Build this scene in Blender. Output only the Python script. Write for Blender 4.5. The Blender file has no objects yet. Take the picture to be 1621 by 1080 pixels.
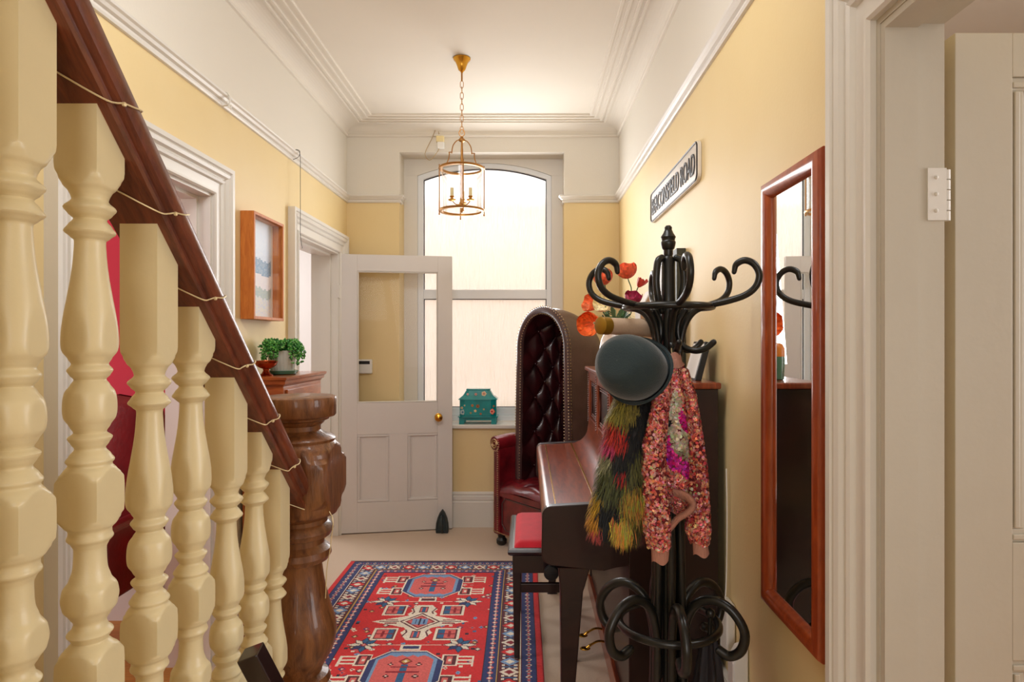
import bpy, math, random
import numpy as np
from mathutils import Vector, Matrix
random.seed(7)
rng = np.random.default_rng(7)
SC = bpy.context.scene
COL = SC.collection
PI = math.pi

# ------------------------------------------------------------------ camera, world, lights, exposure
CAMZ = 1.38
cd = bpy.data.cameras.new('camera'); cam = bpy.data.objects.new('camera', cd); COL.objects.link(cam)
cam.location = (0, 0, CAMZ); cam.rotation_euler = (PI/2, 0, 0)
cd.sensor_width = 36; cd.lens = 36*1000/1621; cd.shift_x = -24.5/1621; cd.shift_y = -1/1621
cd.clip_start = .02
SC.camera = cam
SC.view_settings.view_transform = 'Standard'
SC.view_settings.look = 'None'
SC.view_settings.gamma = 1
SC.view_settings.use_curve_mapping = False
SC.view_settings.exposure = 0.0
w = bpy.data.worlds.new('sky'); SC.world = w; w.use_nodes = True
w.node_tree.nodes['Background'].inputs[0].default_value = (1.0, .985, .975, 1)
w.node_tree.nodes['Background'].inputs[1].default_value = 2.9
SC.cycles.max_bounces = 10
SC.cycles.diffuse_bounces = 6
SC.cycles.transparent_max_bounces = 16
SC.cycles.sample_clamp_indirect = 6
SC.cycles.caustics_reflective = False

def area(name, loc, target, sx, sy, power, col=(1, .95, .88)):
    l = bpy.data.lights.new(name, 'AREA'); l.shape = 'RECTANGLE'; l.size = sx; l.size_y = sy
    l.energy = power; l.color = col
    o = bpy.data.objects.new(name, l); COL.objects.link(o); o.location = loc
    d = Vector(target)-Vector(loc); o.rotation_euler = d.to_track_quat('-Z', 'Y').to_euler()
    return o
area('rear_fill_light', (-.1, -2.3, 1.7), (-.3, 4.6, 2.1), 1.4, 1.6, 31, (.96, .98, 1))  # added fill lamp behind the camera; no window is modelled there
area('stairwell_fill', (-.35, -.7, 2.93), (-.35, .6, 0), 1.3, 1.5, 5, (.96, .98, 1))  # added overhead fill for the near end, not a fitted lamp
area('hall_ceiling_fill', (-.33, 1.5, 2.93), (-.33, 4.4, .9), 1.0, .7, 30, (.96, .98, 1))
area('window_fill_light', (-.13, 4.60, 1.9), (-.2, 1.6, 2.45), .75, 1.4, 26, (.97, .985, 1))  # extra fill lamp inside the window, added to lift ceiling and walls
area('red_room_light', (-3.9, 1.6, 1.7), (-2.2, 2.9, 1.0), 1.4, 1.6, 48, (1, .97, .95))  # unseen lamp added to brighten the red room
area('far_room_light', (-3.2, 5.2, 1.9), (-1.9, 4.9, 1.2), 1.2, 1.4, 40, (.97, .98, 1))  # unseen lamp added to brighten the far room
area('front_room_light', (3.4, .6, 1.7), (-.5, 1.0, 1.3), 1.4, 1.8, 60, (.96, .98, 1))

# ------------------------------------------------------------------ helpers
def lin(c):
    return tuple((x/12.92 if x <= .04045 else ((x+.055)/1.055)**2.4) for x in c)
def rgb(r, g, b):
    return lin((r/255, g/255, b/255))

def mat(name, col, rough=.6, metal=0, bump=0, bscale=60, var=0, vscale=8, coat=0, spec=.5, stretch=(1, 1, 1), attr=None,
        col2=None, trans=0, ior=1.45, sheen=0, alpha=1, grain=False, emit=None):
    m = bpy.data.materials.new(name); m.use_nodes = True
    nt = m.node_tree; N = nt.nodes; L = nt.links
    b = N['Principled BSDF']
    b.inputs['Base Color'].default_value = (*col, 1)
    b.inputs['Roughness'].default_value = rough
    b.inputs['Metallic'].default_value = metal
    b.inputs['Coat Weight'].default_value = coat
    b.inputs['Coat Roughness'].default_value = .08
    b.inputs['Specular IOR Level'].default_value = spec
    b.inputs['Transmission Weight'].default_value = trans
    b.inputs['IOR'].default_value = ior
    b.inputs['Sheen Weight'].default_value = sheen
    if sheen: b.inputs['Sheen Roughness'].default_value = .4
    tc = N.new('ShaderNodeTexCoord'); mp = N.new('ShaderNodeMapping')
    mp.inputs['Scale'].default_value = stretch
    L.new(tc.outputs['Object'], mp.inputs[0])
    src = None
    if attr:
        a = N.new('ShaderNodeAttribute'); a.attribute_name = attr
        src = a.outputs['Color']; L.new(src, b.inputs['Base Color'])
    if var or col2:
        n = N.new('ShaderNodeTexNoise'); n.inputs['Scale'].default_value = vscale; n.inputs['Detail'].default_value = 6
        n.inputs['Roughness'].default_value = .6
        if grain: n.inputs['Distortion'].default_value = .6
        L.new(mp.outputs[0], n.inputs['Vector'])
        r = N.new('ShaderNodeValToRGB'); r.color_ramp.elements[0].position = .32; r.color_ramp.elements[1].position = .68
        c2 = col2 or tuple(x*(1-var) for x in col)
        r.color_ramp.elements[0].color = (*c2, 1); r.color_ramp.elements[1].color = (*col, 1)
        L.new(n.outputs['Fac'], r.inputs[0])
        if attr:
            r.color_ramp.elements[0].color = (1-var, 1-var, 1-var, 1); r.color_ramp.elements[1].color = (1, 1, 1, 1)
            mx = N.new('ShaderNodeMix'); mx.data_type = 'RGBA'; mx.blend_type = 'MULTIPLY'; mx.inputs[0].default_value = 1
            L.new(src, mx.inputs[6]); L.new(r.outputs[0], mx.inputs[7]); L.new(mx.outputs[2], b.inputs['Base Color'])
        else:
            L.new(r.outputs[0], b.inputs['Base Color'])
    if bump:
        n2 = N.new('ShaderNodeTexNoise'); n2.inputs['Scale'].default_value = bscale; n2.inputs['Detail'].default_value = 4
        L.new(mp.outputs[0], n2.inputs['Vector'])
        bp = N.new('ShaderNodeBump'); bp.inputs['Strength'].default_value = min(1, bump); bp.inputs['Distance'].default_value = .004
        L.new(n2.outputs['Fac'], bp.inputs['Height']); L.new(bp.outputs[0], b.inputs['Normal'])
    if emit:
        b.inputs['Emission Color'].default_value = (*emit[0], 1); b.inputs['Emission Strength'].default_value = emit[1]
    return m

class MB:
    """collects shapes and links them as one mesh object"""
    def __init__(s, T=None):
        s.v = []; s.f = []; s.c = []; s.T = T; s.col = None; s.sm = []
    def add(s, vs, fs, smooth=True):
        o = len(s.v)
        if s.T is not None: vs = [s.T @ Vector(p) for p in vs]
        s.v += [tuple(p) for p in vs]
        s.f += [tuple(i+o for i in f) for f in fs]
        s.sm += [smooth]*len(fs)
        if s.col is not None: s.c += [s.col]*len(fs)
        return s
    def box(s, x0, x1, y0, y1, z0, z1):
        vs = [(x, y, z) for x in (x0, x1) for y in (y0, y1) for z in (z0, z1)]
        return s.add(vs, [(0, 1, 3, 2), (4, 6, 7, 5), (0, 4, 5, 1), (2, 3, 7, 6), (0, 2, 6, 4), (1, 5, 7, 3)], False)
    def lathe(s, prof, c=(0, 0, 0), seg=32, R=None, a=None, smooth=True, cap=True, rot=0):
        """prof: [(z, r)] ; a: side of a square that clips the turning"""
        vs = []; fs = []
        R = R or Matrix.Identity(3)
        for row in prof:
            z, r = row[0], row[1]
            for i in range(seg):
                t = 2*PI*i/seg+rot
                rr = r
                if a: rr = min(r, (a/2)/max(abs(math.cos(t)), abs(math.sin(t))))
                vs.append(Vector(c)+R @ Vector((rr*math.cos(t), rr*math.sin(t), z)))
        n = len(prof)
        for j in range(n-1):
            for i in range(seg):
                k = (i+1) % seg
                fs.append((j*seg+i, j*seg+k, (j+1)*seg+k, (j+1)*seg+i))
        if cap:
            fs.append(tuple(range(seg))[::-1]); fs.append(tuple((n-1)*seg+i for i in range(seg)))
        return s.add(vs, fs, smooth)
    def tube(s, pts, r, seg=8, closed=False, cap=True, flat=None):
        pts = [Vector(p) for p in pts]; n = len(pts)
        if n < 2: return s
        rs = r if isinstance(r, (list, tuple)) else [r]*n
        vs = []; fs = []
        up = None
        for i, p in enumerate(pts):
            if closed: t = pts[(i+1) % n]-pts[i-1]
            else: t = pts[min(i+1, n-1)]-pts[max(i-1, 0)]
            if t.length < 1e-9: t = Vector((0, 0, 1))
            t.normalize()
            if up is None:
                up = Vector((0, 0, 1)) if abs(t.z) < .9 else Vector((1, 0, 0))
            u = (up-t*up.dot(t))
            if u.length < 1e-6: u = t.orthogonal()
            u.normalize(); up = u; w_ = t.cross(u)
            for k in range(seg):
                a = 2*PI*k/seg
                ca, sa = math.cos(a), math.sin(a)
                if flat: ca *= flat
                vs.append(p+(u*ca+w_*sa)*rs[i])
        m = n if closed else n-1
        for i in range(m):
            j = (i+1) % n
            for k in range(seg):
                l = (k+1) % seg
                fs.append((i*seg+k, i*seg+l, j*seg+l, j*seg+k))
        if cap and not closed:
            fs.append(tuple(range(seg))[::-1]); fs.append(tuple((n-1)*seg+k for k in range(seg)))
        return s.add(vs, fs)
    def prism(s, poly, d, axis='y', smooth=False):
        """poly: 2D outline; axis y: (x,z), axis x: (y,z), axis z: (x,y); d = (d0, d1)"""
        n = len(poly); vs = []
        for q in d:
            for (a, b) in poly:
                vs.append({'y': (a, q, b), 'x': (q, a, b), 'z': (a, b, q)}[axis])
        fs = [tuple(range(n)), tuple(range(2*n-1, n-1, -1))]
        fs += [(i, n+i, n+(i+1) % n, (i+1) % n) for i in range(n)]
        return s.add(vs, fs, smooth)
    def grid(s, fn, nu, nv, closed_u=False, smooth=True):
        vs = [fn(i/nu, j/nv) for j in range(nv+1) for i in range(nu+(0 if closed_u else 1))]
        W = nu+(0 if closed_u else 1); fs = []
        for j in range(nv):
            for i in range(nu):
                k = (i+1) % W if closed_u else i+1
                fs.append((j*W+i, j*W+k, (j+1)*W+k, (j+1)*W+i))
        return s.add(vs, fs, smooth)
    def sphere(s, c, r, seg=12, rings=8, sc=(1, 1, 1), R=None):
        R = R or Matrix.Identity(3)
        def fn(u, v):
            a = 2*PI*u; b = PI*v-PI/2
            return Vector(c)+R @ Vector((r*sc[0]*math.cos(b)*math.cos(a), r*sc[1]*math.cos(b)*math.sin(a), r*sc[2]*math.sin(b)))
        return s.grid(fn, seg, rings, True)
    def build(s, name, m, parent=None, bevel=0, seg=2, solid=0, weld=False):
        me = bpy.data.meshes.new(name)
        me.from_pydata(s.v, [], s.f)
        me.materials.append(m)
        me.polygons.foreach_set('use_smooth', s.sm)
        if s.c:
            at = me.color_attributes.new('Col', 'FLOAT_COLOR', 'CORNER')
            buf = np.empty((len(me.loops), 4), dtype=np.float32); buf[:, 3] = 1
            i = 0
            for f, c in zip(s.f, s.c):
                buf[i:i+len(f), :3] = c; i += len(f)
            at.data.foreach_set('color', buf.ravel())
        me.update()
        if any(s.sm): me.set_sharp_from_angle(angle=math.radians(38))
        o = bpy.data.objects.new(name, me); COL.objects.link(o)
        if parent is not None:
            o.parent = parent; o.matrix_parent_inverse = WM[parent.name].inverted()
        WM[o.name] = Matrix.Identity(4)
        if solid:
            md = o.modifiers.new('thickness', 'SOLIDIFY'); md.thickness = solid
        if bevel:
            md = o.modifiers.new('bevel', 'BEVEL'); md.width = bevel; md.segments = seg; md.limit_method = 'ANGLE'; md.angle_limit = math.radians(35)
            md.harden_normals = False
            if not any(s.sm):
                pass
        return o
WM = {}
def tag(o, label=None, cat=None, group=None, kind=None):
    if label: o['label'] = label
    if cat: o['category'] = cat
    if group: o['group'] = group
    if kind: o['kind'] = kind
    return o
def empty(name, loc, label=None, cat=None, group=None, kind=None):
    o = bpy.data.objects.new(name, None); COL.objects.link(o); o.location = loc
    o.empty_display_size = .05
    WM[o.name] = Matrix.Translation(loc)
    return tag(o, label, cat, group, kind)
def copy_tree(o, parent=None, delta=None):
    c = o.copy(); COL.objects.link(c)
    if parent is not None: c.parent = parent
    WM[c.name] = Matrix.Identity(4)
    for ch in list(o.children): copy_tree(ch, c)
    return c
def arc(cx, cy, r, a0, a1, n):
    return [(cx+r*math.cos(math.radians(a0+(a1-a0)*i/n)), cy+r*math.sin(math.radians(a0+(a1-a0)*i/n))) for i in range(n+1)]
def spline(pts, n=8):
    pts = [Vector(p) for p in pts]; out = []
    P = [pts[0]*2-pts[1]]+pts+[pts[-1]*2-pts[-2]]
    for i in range(1, len(P)-2):
        for k in range(n):
            t = k/n; a, b, c, d = P[i-1], P[i], P[i+1], P[i+2]
            out.append(.5*((2*b)+(c-a)*t+(2*a-5*b+4*c-d)*t*t+(-a+3*b-3*c+d)*t**3))
    out.append(pts[-1]); return out

# ------------------------------------------------------------------ materials
XL, XR, YB, ZC = -1.338, .678, 4.68, 2.975
def wall_paint():
    m = mat('hall_wall_paint', (1, 1, 1), .5, bump=.12, bscale=90)
    nt = m.node_tree; N = nt.nodes; L = nt.links; b = N['Principled BSDF']
    g = N.new('ShaderNodeNewGeometry'); sp = N.new('ShaderNodeSeparateXYZ'); L.new(g.outputs['Position'], sp.inputs[0])
    gt = N.new('ShaderNodeMath'); gt.operation = 'GREATER_THAN'; gt.inputs[1].default_value = 2.42; L.new(sp.outputs['Z'], gt.inputs[0])
    n = N.new('ShaderNodeTexNoise'); n.inputs['Scale'].default_value = 2.2; n.inputs['Detail'].default_value = 7
    L.new(g.outputs['Position'], n.inputs['Vector'])
    r = N.new('ShaderNodeValToRGB'); r.color_ramp.elements[0].position = .3; r.color_ramp.elements[1].position = .7
    r.color_ramp.elements[0].color = (*rgb(224, 200, 146), 1); r.color_ramp.elements[1].color = (*rgb(228, 206, 156), 1)
    L.new(n.outputs['Fac'], r.inputs[0])
    mx = N.new('ShaderNodeMix'); mx.data_type = 'RGBA'; L.new(gt.outputs[0], mx.inputs[0]); L.new(r.outputs[0], mx.inputs[6])
    mx.inputs[7].default_value = (*rgb(220, 214, 202), 1); L.new(mx.outputs[2], b.inputs['Base Color'])
    return m
M = {}
M['wall'] = wall_paint()
M['ceiling'] = mat('ceiling_paint', rgb(222, 215, 203), .9, bump=.05, var=.02, vscale=3)
M['trim'] = mat('white_gloss_paint', rgb(220, 216, 208), .35, bump=.05, bscale=40, var=.02, vscale=5)
M['door'] = mat('old_white_door_paint', rgb(214, 209, 204), .42, bump=.1, bscale=50, var=.03, vscale=4)
M['shaded_door'] = mat('shaded_door_paint', rgb(190, 182, 166), .45, bump=.1, bscale=50, var=.04, vscale=4)  # door paint darkened; dimness of the camera-facing leaf is in its colour
M['cream'] = mat('cream_gloss_paint', rgb(222, 206, 164), .35, bump=.12, bscale=70, var=.04, vscale=12)
M['red_wall'] = mat('crimson_wall_paint', rgb(200, 52, 74), .8, var=.05, vscale=3, bump=.05)
M['pale_wall'] = mat('pale_room_paint', rgb(226, 222, 220), .85, var=.02, vscale=2)
M['carpet'] = mat('beige_carpet', rgb(224, 200, 176), .95, bump=1, bscale=420, var=.12, vscale=200, sheen=.2)
M['wood_floor'] = mat('oak_threshold', rgb(196, 132, 62), .5, var=.3, vscale=10, stretch=(1, 12, 1), grain=True)
M['mahog'] = mat('mahogany_rail', rgb(124, 62, 36), .38, bump=.15, bscale=80, col2=rgb(78, 34, 20), vscale=14, stretch=(6, 1, 1), coat=.25, grain=True)
M['newel'] = mat('oak_newel', rgb(138, 88, 48), .42, bump=.25, bscale=90, col2=rgb(86, 48, 24), vscale=18, stretch=(3, 3, .6), coat=.3, grain=True)
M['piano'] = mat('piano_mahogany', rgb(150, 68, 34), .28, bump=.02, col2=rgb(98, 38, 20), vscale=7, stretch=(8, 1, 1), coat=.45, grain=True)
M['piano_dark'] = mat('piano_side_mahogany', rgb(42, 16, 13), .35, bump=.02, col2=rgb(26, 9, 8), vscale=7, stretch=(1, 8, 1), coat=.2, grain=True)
M['cab'] = mat('cabinet_cherry', rgb(178, 98, 48), .3, col2=rgb(138, 68, 30), vscale=9, stretch=(1, 1, 5), coat=.5, grain=True)
M['pine'] = mat('pine_frame', rgb(206, 126, 54), .5, col2=rgb(180, 98, 38), vscale=12, stretch=(6, 6, 1), grain=True)
M['mirrorwood'] = mat('mirror_frame_wood', rgb(172, 78, 34), .32, col2=rgb(140, 56, 22), vscale=12, stretch=(5, 5, 1), coat=.4, grain=True)
M['mirror'] = mat('mirror_glass', (.92, .93, .93), .0, metal=1)
M['black_wood'] = mat('dark_bentwood', rgb(26, 26, 23), .34, bump=.05, var=.3, vscale=20, coat=.15)
M['brass'] = mat('brass', rgb(214, 160, 62), .25, metal=1, bump=.03)
M['old_brass'] = mat('lantern_brass', rgb(178, 130, 72), .35, metal=1)
M['iron'] = mat('cast_iron', rgb(58, 66, 66), .45, metal=.5, bump=.4, bscale=120)
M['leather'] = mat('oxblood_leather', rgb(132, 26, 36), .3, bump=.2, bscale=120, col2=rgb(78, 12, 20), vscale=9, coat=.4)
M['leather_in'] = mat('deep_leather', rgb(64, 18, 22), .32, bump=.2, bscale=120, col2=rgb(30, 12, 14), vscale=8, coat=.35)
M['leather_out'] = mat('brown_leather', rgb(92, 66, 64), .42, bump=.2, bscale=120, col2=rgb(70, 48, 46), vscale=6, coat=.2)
M['stud'] = mat('brass_stud', rgb(200, 170, 130), .3, metal=1)
M['velvet'] = mat('red_velvet', rgb(200, 22, 42), .8, sheen=.2, bump=.3, bscale=300, var=.15, vscale=20)
M['stoolwood'] = mat('stool_wood', rgb(34, 16, 14), .3, col2=rgb(30, 14, 12), vscale=8, stretch=(5, 1, 1), coat=.4)
M['teal'] = mat('teal_lacquer', rgb(4, 146, 148), .28, var=.25, vscale=14, coat=.5)
M['gold_teal'] = mat('painted_flower', (1, 1, 1), .4, attr='Col')
M['felt'] = mat('teal_grey_felt', rgb(44, 58, 62), .95, sheen=.35, bump=.3, bscale=300)
M['fur'] = mat('faux_fur', (1, 1, 1), .6, attr='Col', sheen=.2)
M['sequin'] = mat('sequins', (1, 1, 1), .42, metal=.35, attr='Col')
M['jacket'] = mat('jacket_backing', rgb(108, 34, 40), .8, var=.3, vscale=40, bump=.3)
M['jacket_print'] = mat('jacket_print_cloth', (1, 1, 1), .8, attr='Col')
M['rib'] = mat('pink_rib_knit', rgb(196, 140, 122), .9, bump=.8, bscale=60, stretch=(8, 8, .5), var=.1)
M['white_ceramic'] = mat('white_ceramic', rgb(236, 230, 220), .2, coat=.4)
M['grey_ceramic'] = mat('grey_ribbed_ceramic', rgb(196, 196, 186), .35)
M['green_glaze'] = mat('green_glaze', rgb(70, 116, 92), .25, coat=.5)
M['copper'] = mat('copper', rgb(184, 88, 52), .25, metal=1, var=.2, vscale=20)
M['leaf'] = mat('succulent_leaf', (1, 1, 1), .45, attr='Col')
M['petal'] = mat('poppy_petal', (1, 1, 1), .6, attr='Col')
M['stem'] = mat('flower_stem', rgb(66, 104, 60), .5)
M['plastic'] = mat('white_plastic', rgb(232, 230, 224), .35)
M['ivory'] = mat('ivory_plastic', rgb(232, 214, 160), .45)
M['black'] = mat('black_plastic', rgb(24, 24, 26), .4)
M['gasket'] = mat('window_gasket', rgb(60, 62, 70), .6)
M['upvc'] = mat('window_frame_white', rgb(226, 230, 234), .3, bump=.02)
M['wire'] = mat('pale_wire', rgb(226, 206, 160), .4, metal=.3)
M['tan_wire'] = mat('tan_wire', rgb(168, 142, 96), .5)
M['grey_wire'] = mat('grey_wire', rgb(90, 90, 88), .4, metal=.8)
M['outside'] = mat('outside_render', rgb(216, 192, 168), .9, var=.15, vscale=1.5)
M['ground'] = mat('outside_paving', rgb(180, 170, 155), .9, var=.2, vscale=3)
M['rug'] = mat('rug_wool', (1, 1, 1), .95, attr='Col', bump=.7, bscale=350, var=.14, vscale=90, sheen=.15)
M['signwhite'] = mat('sign_enamel', rgb(214, 205, 192), .35, var=.1, vscale=20)
M['signblack'] = mat('sign_letter_black', rgb(40, 36, 38), .4)
M['darkframe'] = mat('dark_green_frame', rgb(52, 50, 34), .5, var=.2, vscale=20)
M['paper'] = mat('paper', rgb(232, 230, 226), .7)
M['shoulder_tube'] = mat('pale_wood_stick', rgb(214, 184, 156), .6, bump=.2, bscale=160, var=.08, vscale=20)
M['goldband'] = mat('olive_gold_band', rgb(150, 112, 30), .4, metal=.4)
M['cloth_dark'] = mat('black_umbrella_cloth', rgb(26, 24, 32), .6, bump=.5, bscale=40)
M['grey_cloth'] = mat('grey_pouffe_cloth', rgb(176, 172, 176), .9, bump=.4, bscale=120, var=.1)
M['maroon'] = mat('maroon_leather', rgb(116, 18, 20), .35, bump=.2, bscale=60, col2=rgb(84, 10, 14), vscale=6, coat=.3)

def clear_glass(name, tint=(1, 1, 1), refl=.06, k=.5):
    m = bpy.data.materials.new(name); m.use_nodes = True; nt = m.node_tree; N = nt.nodes; L = nt.links
    N.remove(N['Principled BSDF']); out = N['Material Output']
    t = N.new('ShaderNodeBsdfTransparent'); t.inputs[0].default_value = (*tint, 1)
    g = N.new('ShaderNodeBsdfGlossy'); g.inputs['Roughness'].default_value = .02
    fr = N.new('ShaderNodeLayerWeight'); fr.inputs[0].default_value = .25
    mu = N.new('ShaderNodeMath'); mu.operation = 'MULTIPLY_ADD'; mu.inputs[1].default_value = k; mu.inputs[2].default_value = refl*k
    L.new(fr.outputs['Fresnel'], mu.inputs[0])
    mx = N.new('ShaderNodeMixShader'); L.new(mu.outputs[0], mx.inputs[0]); L.new(t.outputs[0], mx.inputs[1]); L.new(g.outputs[0], mx.inputs[2])
    L.new(mx.outputs[0], out.inputs[0]); return m
M['glass'] = clear_glass('clear_glass')
M['door_glass'] = clear_glass('door_pane_glass', k=.10, refl=.02)
M['museum_glass'] = clear_glass('low_reflection_glass', k=.08)
def obscure_glass():
    m = bpy.data.materials.new('rain_pattern_obscure_glass'); m.use_nodes = True; nt = m.node_tree; N = nt.nodes; L = nt.links
    N.remove(N['Principled BSDF']); out = N['Material Output']
    tc = N.new('ShaderNodeTexCoord'); mp = N.new('ShaderNodeMapping'); mp.inputs['Scale'].default_value = (1, 1, .09)
    L.new(tc.outputs['Object'], mp.inputs[0])
    n = N.new('ShaderNodeTexNoise'); n.inputs['Scale'].default_value = 75; n.inputs['Detail'].default_value = 3; L.new(mp.outputs[0], n.inputs['Vector'])
    bp = N.new('ShaderNodeBump'); bp.inputs['Strength'].default_value = .9; bp.inputs['Distance'].default_value = .012; L.new(n.outputs['Fac'], bp.inputs['Height'])
    rf = N.new('ShaderNodeBsdfRefraction'); rf.inputs['IOR'].default_value = 1.18; rf.inputs['Roughness'].default_value = .28; L.new(bp.outputs[0], rf.inputs['Normal'])
    tl = N.new('ShaderNodeBsdfTranslucent'); tl.inputs[0].default_value = (.95, .93, .9, 1); L.new(bp.outputs[0], tl.inputs['Normal'])
    gl = N.new('ShaderNodeBsdfGlossy'); gl.inputs['Roughness'].default_value = .12; L.new(bp.outputs[0], gl.inputs['Normal'])
    m1 = N.new('ShaderNodeMixShader'); m1.inputs[0].default_value = .35; L.new(rf.outputs[0], m1.inputs[1]); L.new(tl.outputs[0], m1.inputs[2])
    m2 = N.new('ShaderNodeMixShader'); m2.inputs[0].default_value = .06; L.new(m1.outputs[0], m2.inputs[1]); L.new(gl.outputs[0], m2.inputs[2])
    L.new(m2.outputs[0], out.inputs[0]); return m
M['obscure'] = obscure_glass()

# ------------------------------------------------------------------ the shell
S = 'structure'
YN = -2.6
def struct(name, mb, m, **k):
    return tag(mb.build(name, m, **k), kind=S)
TH = .184
b = MB()
DA = (1.877, 2.674); DB = (3.66, 4.47); DH = 2.0; DR = (.414, 1.224)
for y0, y1, z0 in ((YN, DA[0], 0), (DA[0], DA[1], DH), (DA[1], DB[0], 0), (DB[0], DB[1], DH), (DB[1], 4.95, 0)):
    b.box(XL-TH, XL, y0, y1, z0, ZC)
struct('wall_left', b, M['wall'])
b = MB(); XT = .12
for y0, y1, z0 in ((YN, DR[0], 0), (DR[0], DR[1], DH), (DR[1], 4.95, 0)):
    b.box(XR, XR+XT, y0, y1, z0, ZC)
struct('wall_right', b, M['wall'])
WX0, WX1, WZ0, WZ1 = -.95, .271, .758, 2.775
b = MB()
for x0, x1, z0, z1 in ((XL, WX0, 0, ZC), (WX1, XR, 0, ZC), (WX0, WX1, 0, WZ0-.03), (WX0, WX1, WZ1, ZC)):
    b.box(x0, x1, YB, YB+.27, z0, z1)
struct('wall_back', b, M['wall'])
struct('wall_front', MB().box(XL-TH, XR+XT, YN-.15, YN, 0, ZC), M['wall'])
struct('ceiling', MB().box(XL-TH, XR+XT, YN-.15, 4.95, ZC, ZC+.15).box(-4.6, XL-TH, YN-.15, 6.2, ZC, ZC+.15).box(XR+XT, 4.4, YN-.15, 6.2, ZC, ZC+.15), M['ceiling'])
struct('floor', MB().box(XL-TH*.4, XR+.03, YN, 4.95, -.12, 0), M['carpet'])
struct('floor_side_rooms', MB().box(-4.6, XL-TH*.4, YN, 6.2, -.12, 0).box(XR+.03, 4.4, YN, 6.2, -.12, 0), M['wood_floor'])
# room beyond the first door (crimson) and the second door (pale), room beyond the right door
struct('wall_red_room', MB().box(-4.4, XL-TH, 3.13, 3.3, 0, ZC).box(-4.6, -4.4, YN, 3.3, 0, ZC).box(-4.4, XL-TH, .2, .32, 0, ZC)
       .box(XL-TH-.01, XL-TH, .32, DA[0]-.1, 0, ZC), M['red_wall'])
struct('wall_far_room', MB().box(-4.6, XL-TH, 6.0, 6.12, 0, ZC).box(-4.6, -4.4, 3.34, 6.0, 0, ZC).box(XL-TH, XL-TH+.1, 4.95, 6.12, 0, ZC)
       .box(-4.4, XL-TH, 3.3, 3.34, 0, ZC), M['pale_wall'])
struct('wall_front_room', MB().box(XR+XT, 4.4, 4.3, 4.42, 0, ZC).box(4.2, 4.4, -.6, 4.3, 0, ZC).box(XR+XT, 4.4, -.7, -.6, 0, ZC), M['pale_wall'])

# cornice: profile (distance from wall, z) swept round three walls
def sweep_u(prof, name, m, ys=(YN, YB), z_off=0):
    vs = []; fs = []
    n = len(prof)
    for (p, z) in prof: vs.append((XL+p, ys[0], z))
    for (p, z) in prof: vs.append((XL+p, ys[1]-p, z))
    for (p, z) in prof: vs.append((XR-p, ys[1]-p, z))
    for (p, z) in prof: vs.append((XR-p, ys[0], z))
    for s_ in range(3):
        for i in range(n-1):
            fs.append((s_*n+i, s_*n+i+1, (s_+1)*n+i+1, (s_+1)*n+i))
    mb = MB(); mb.add(vs, fs, False)
    return struct(name, mb, m)
prof = [(0, 2.885), (.012, 2.887), (.018, 2.893), (.018, 2.900), (.010, 2.906)]
prof += [(.012+.088*(1-math.cos(t)), 2.908+.048*math.sin(t)) for t in [PI/2*i/8 for i in range(9)]]
prof += [(.112, 2.956), (.112, 2.950), (.124, 2.950), (.126, 2.962), (.140, 2.962), (.142, 2.954), (.156, 2.954), (.158, 2.965), (.186, 2.965),
         (.188, 2.958), (.202, 2.958), (.204, 2.968), (.222, 2.968), (.224, 2.962), (.238, 2.962), (.240, 2.975)]
sweep_u(prof, 'trim_1', M['ceiling'])
# picture rail: left, right and the two stubs on the back wall, returning into the recess
rp = [(0, 2.398), (.010, 2.400), (.014, 2.408), (.012, 2.418), (.022, 2.424), (.028, 2.434), (.036, 2.440), (.038, 2.448), (.030, 2.452), (.010, 2.453), (0, 2.456)]
def rail_piece(name, pts_fn):
    n = len(rp); vs = []; fs = []
    for fn in pts_fn:
        for (p, z) in rp: vs.append(fn(p, z))
    for s_ in range(len(pts_fn)-1):
        for i in range(n-1): fs.append((s_*n+i, s_*n+i+1, (s_+1)*n+i+1, (s_+1)*n+i))
    fs.append(tuple(range(n))); fs.append(tuple((len(pts_fn)-1)*n+i for i in range(n)))
    mb = MB(); mb.add(vs, fs, False); return struct(name, mb, M['trim'])
rail_piece('trim_2', [lambda p, z: (XL+p, YN, z), lambda p, z: (XL+p, YB-p, z), lambda p, z: (WX0+p, YB-p, z), lambda p, z: (WX0+p, YB+.07, z)])
rail_piece('trim_3', [lambda p, z: (XR-p, YN, z), lambda p, z: (XR-p, YB-p, z), lambda p, z: (WX1-p, YB-p, z), lambda p, z: (WX1-p, YB+.07, z)])
# skirting boards
sk = [(0, 0), (.022, 0), (.022, .185), (.016, .192), (.020, .205), (.020, .226), (.010, .232), (.014, .246), (.006, .256), (0, .26)]
def skirt(name, a, c, nrm):
    vs = []; n = len(sk)
    for P in (a, c):
        for (p, z) in sk: vs.append((P[0]+nrm[0]*p, P[1]+nrm[1]*p, z))
    mb = MB(); mb.add(vs, [(i, i+1, n+i+1, n+i) for i in range(n-1)]+[tuple(range(n)), tuple(range(n, 2*n))], False)
    return struct(name, mb, M['trim'])
skirt('baseboard_back', (XL, YB), (XR, YB), (0, -1))
skirt('baseboard_left', (XL, 2.804), (XL, 3.53), (1, 0))
skirt('baseboard_right', (XR, 1.36), (XR, YB), (-1, 0))

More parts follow.
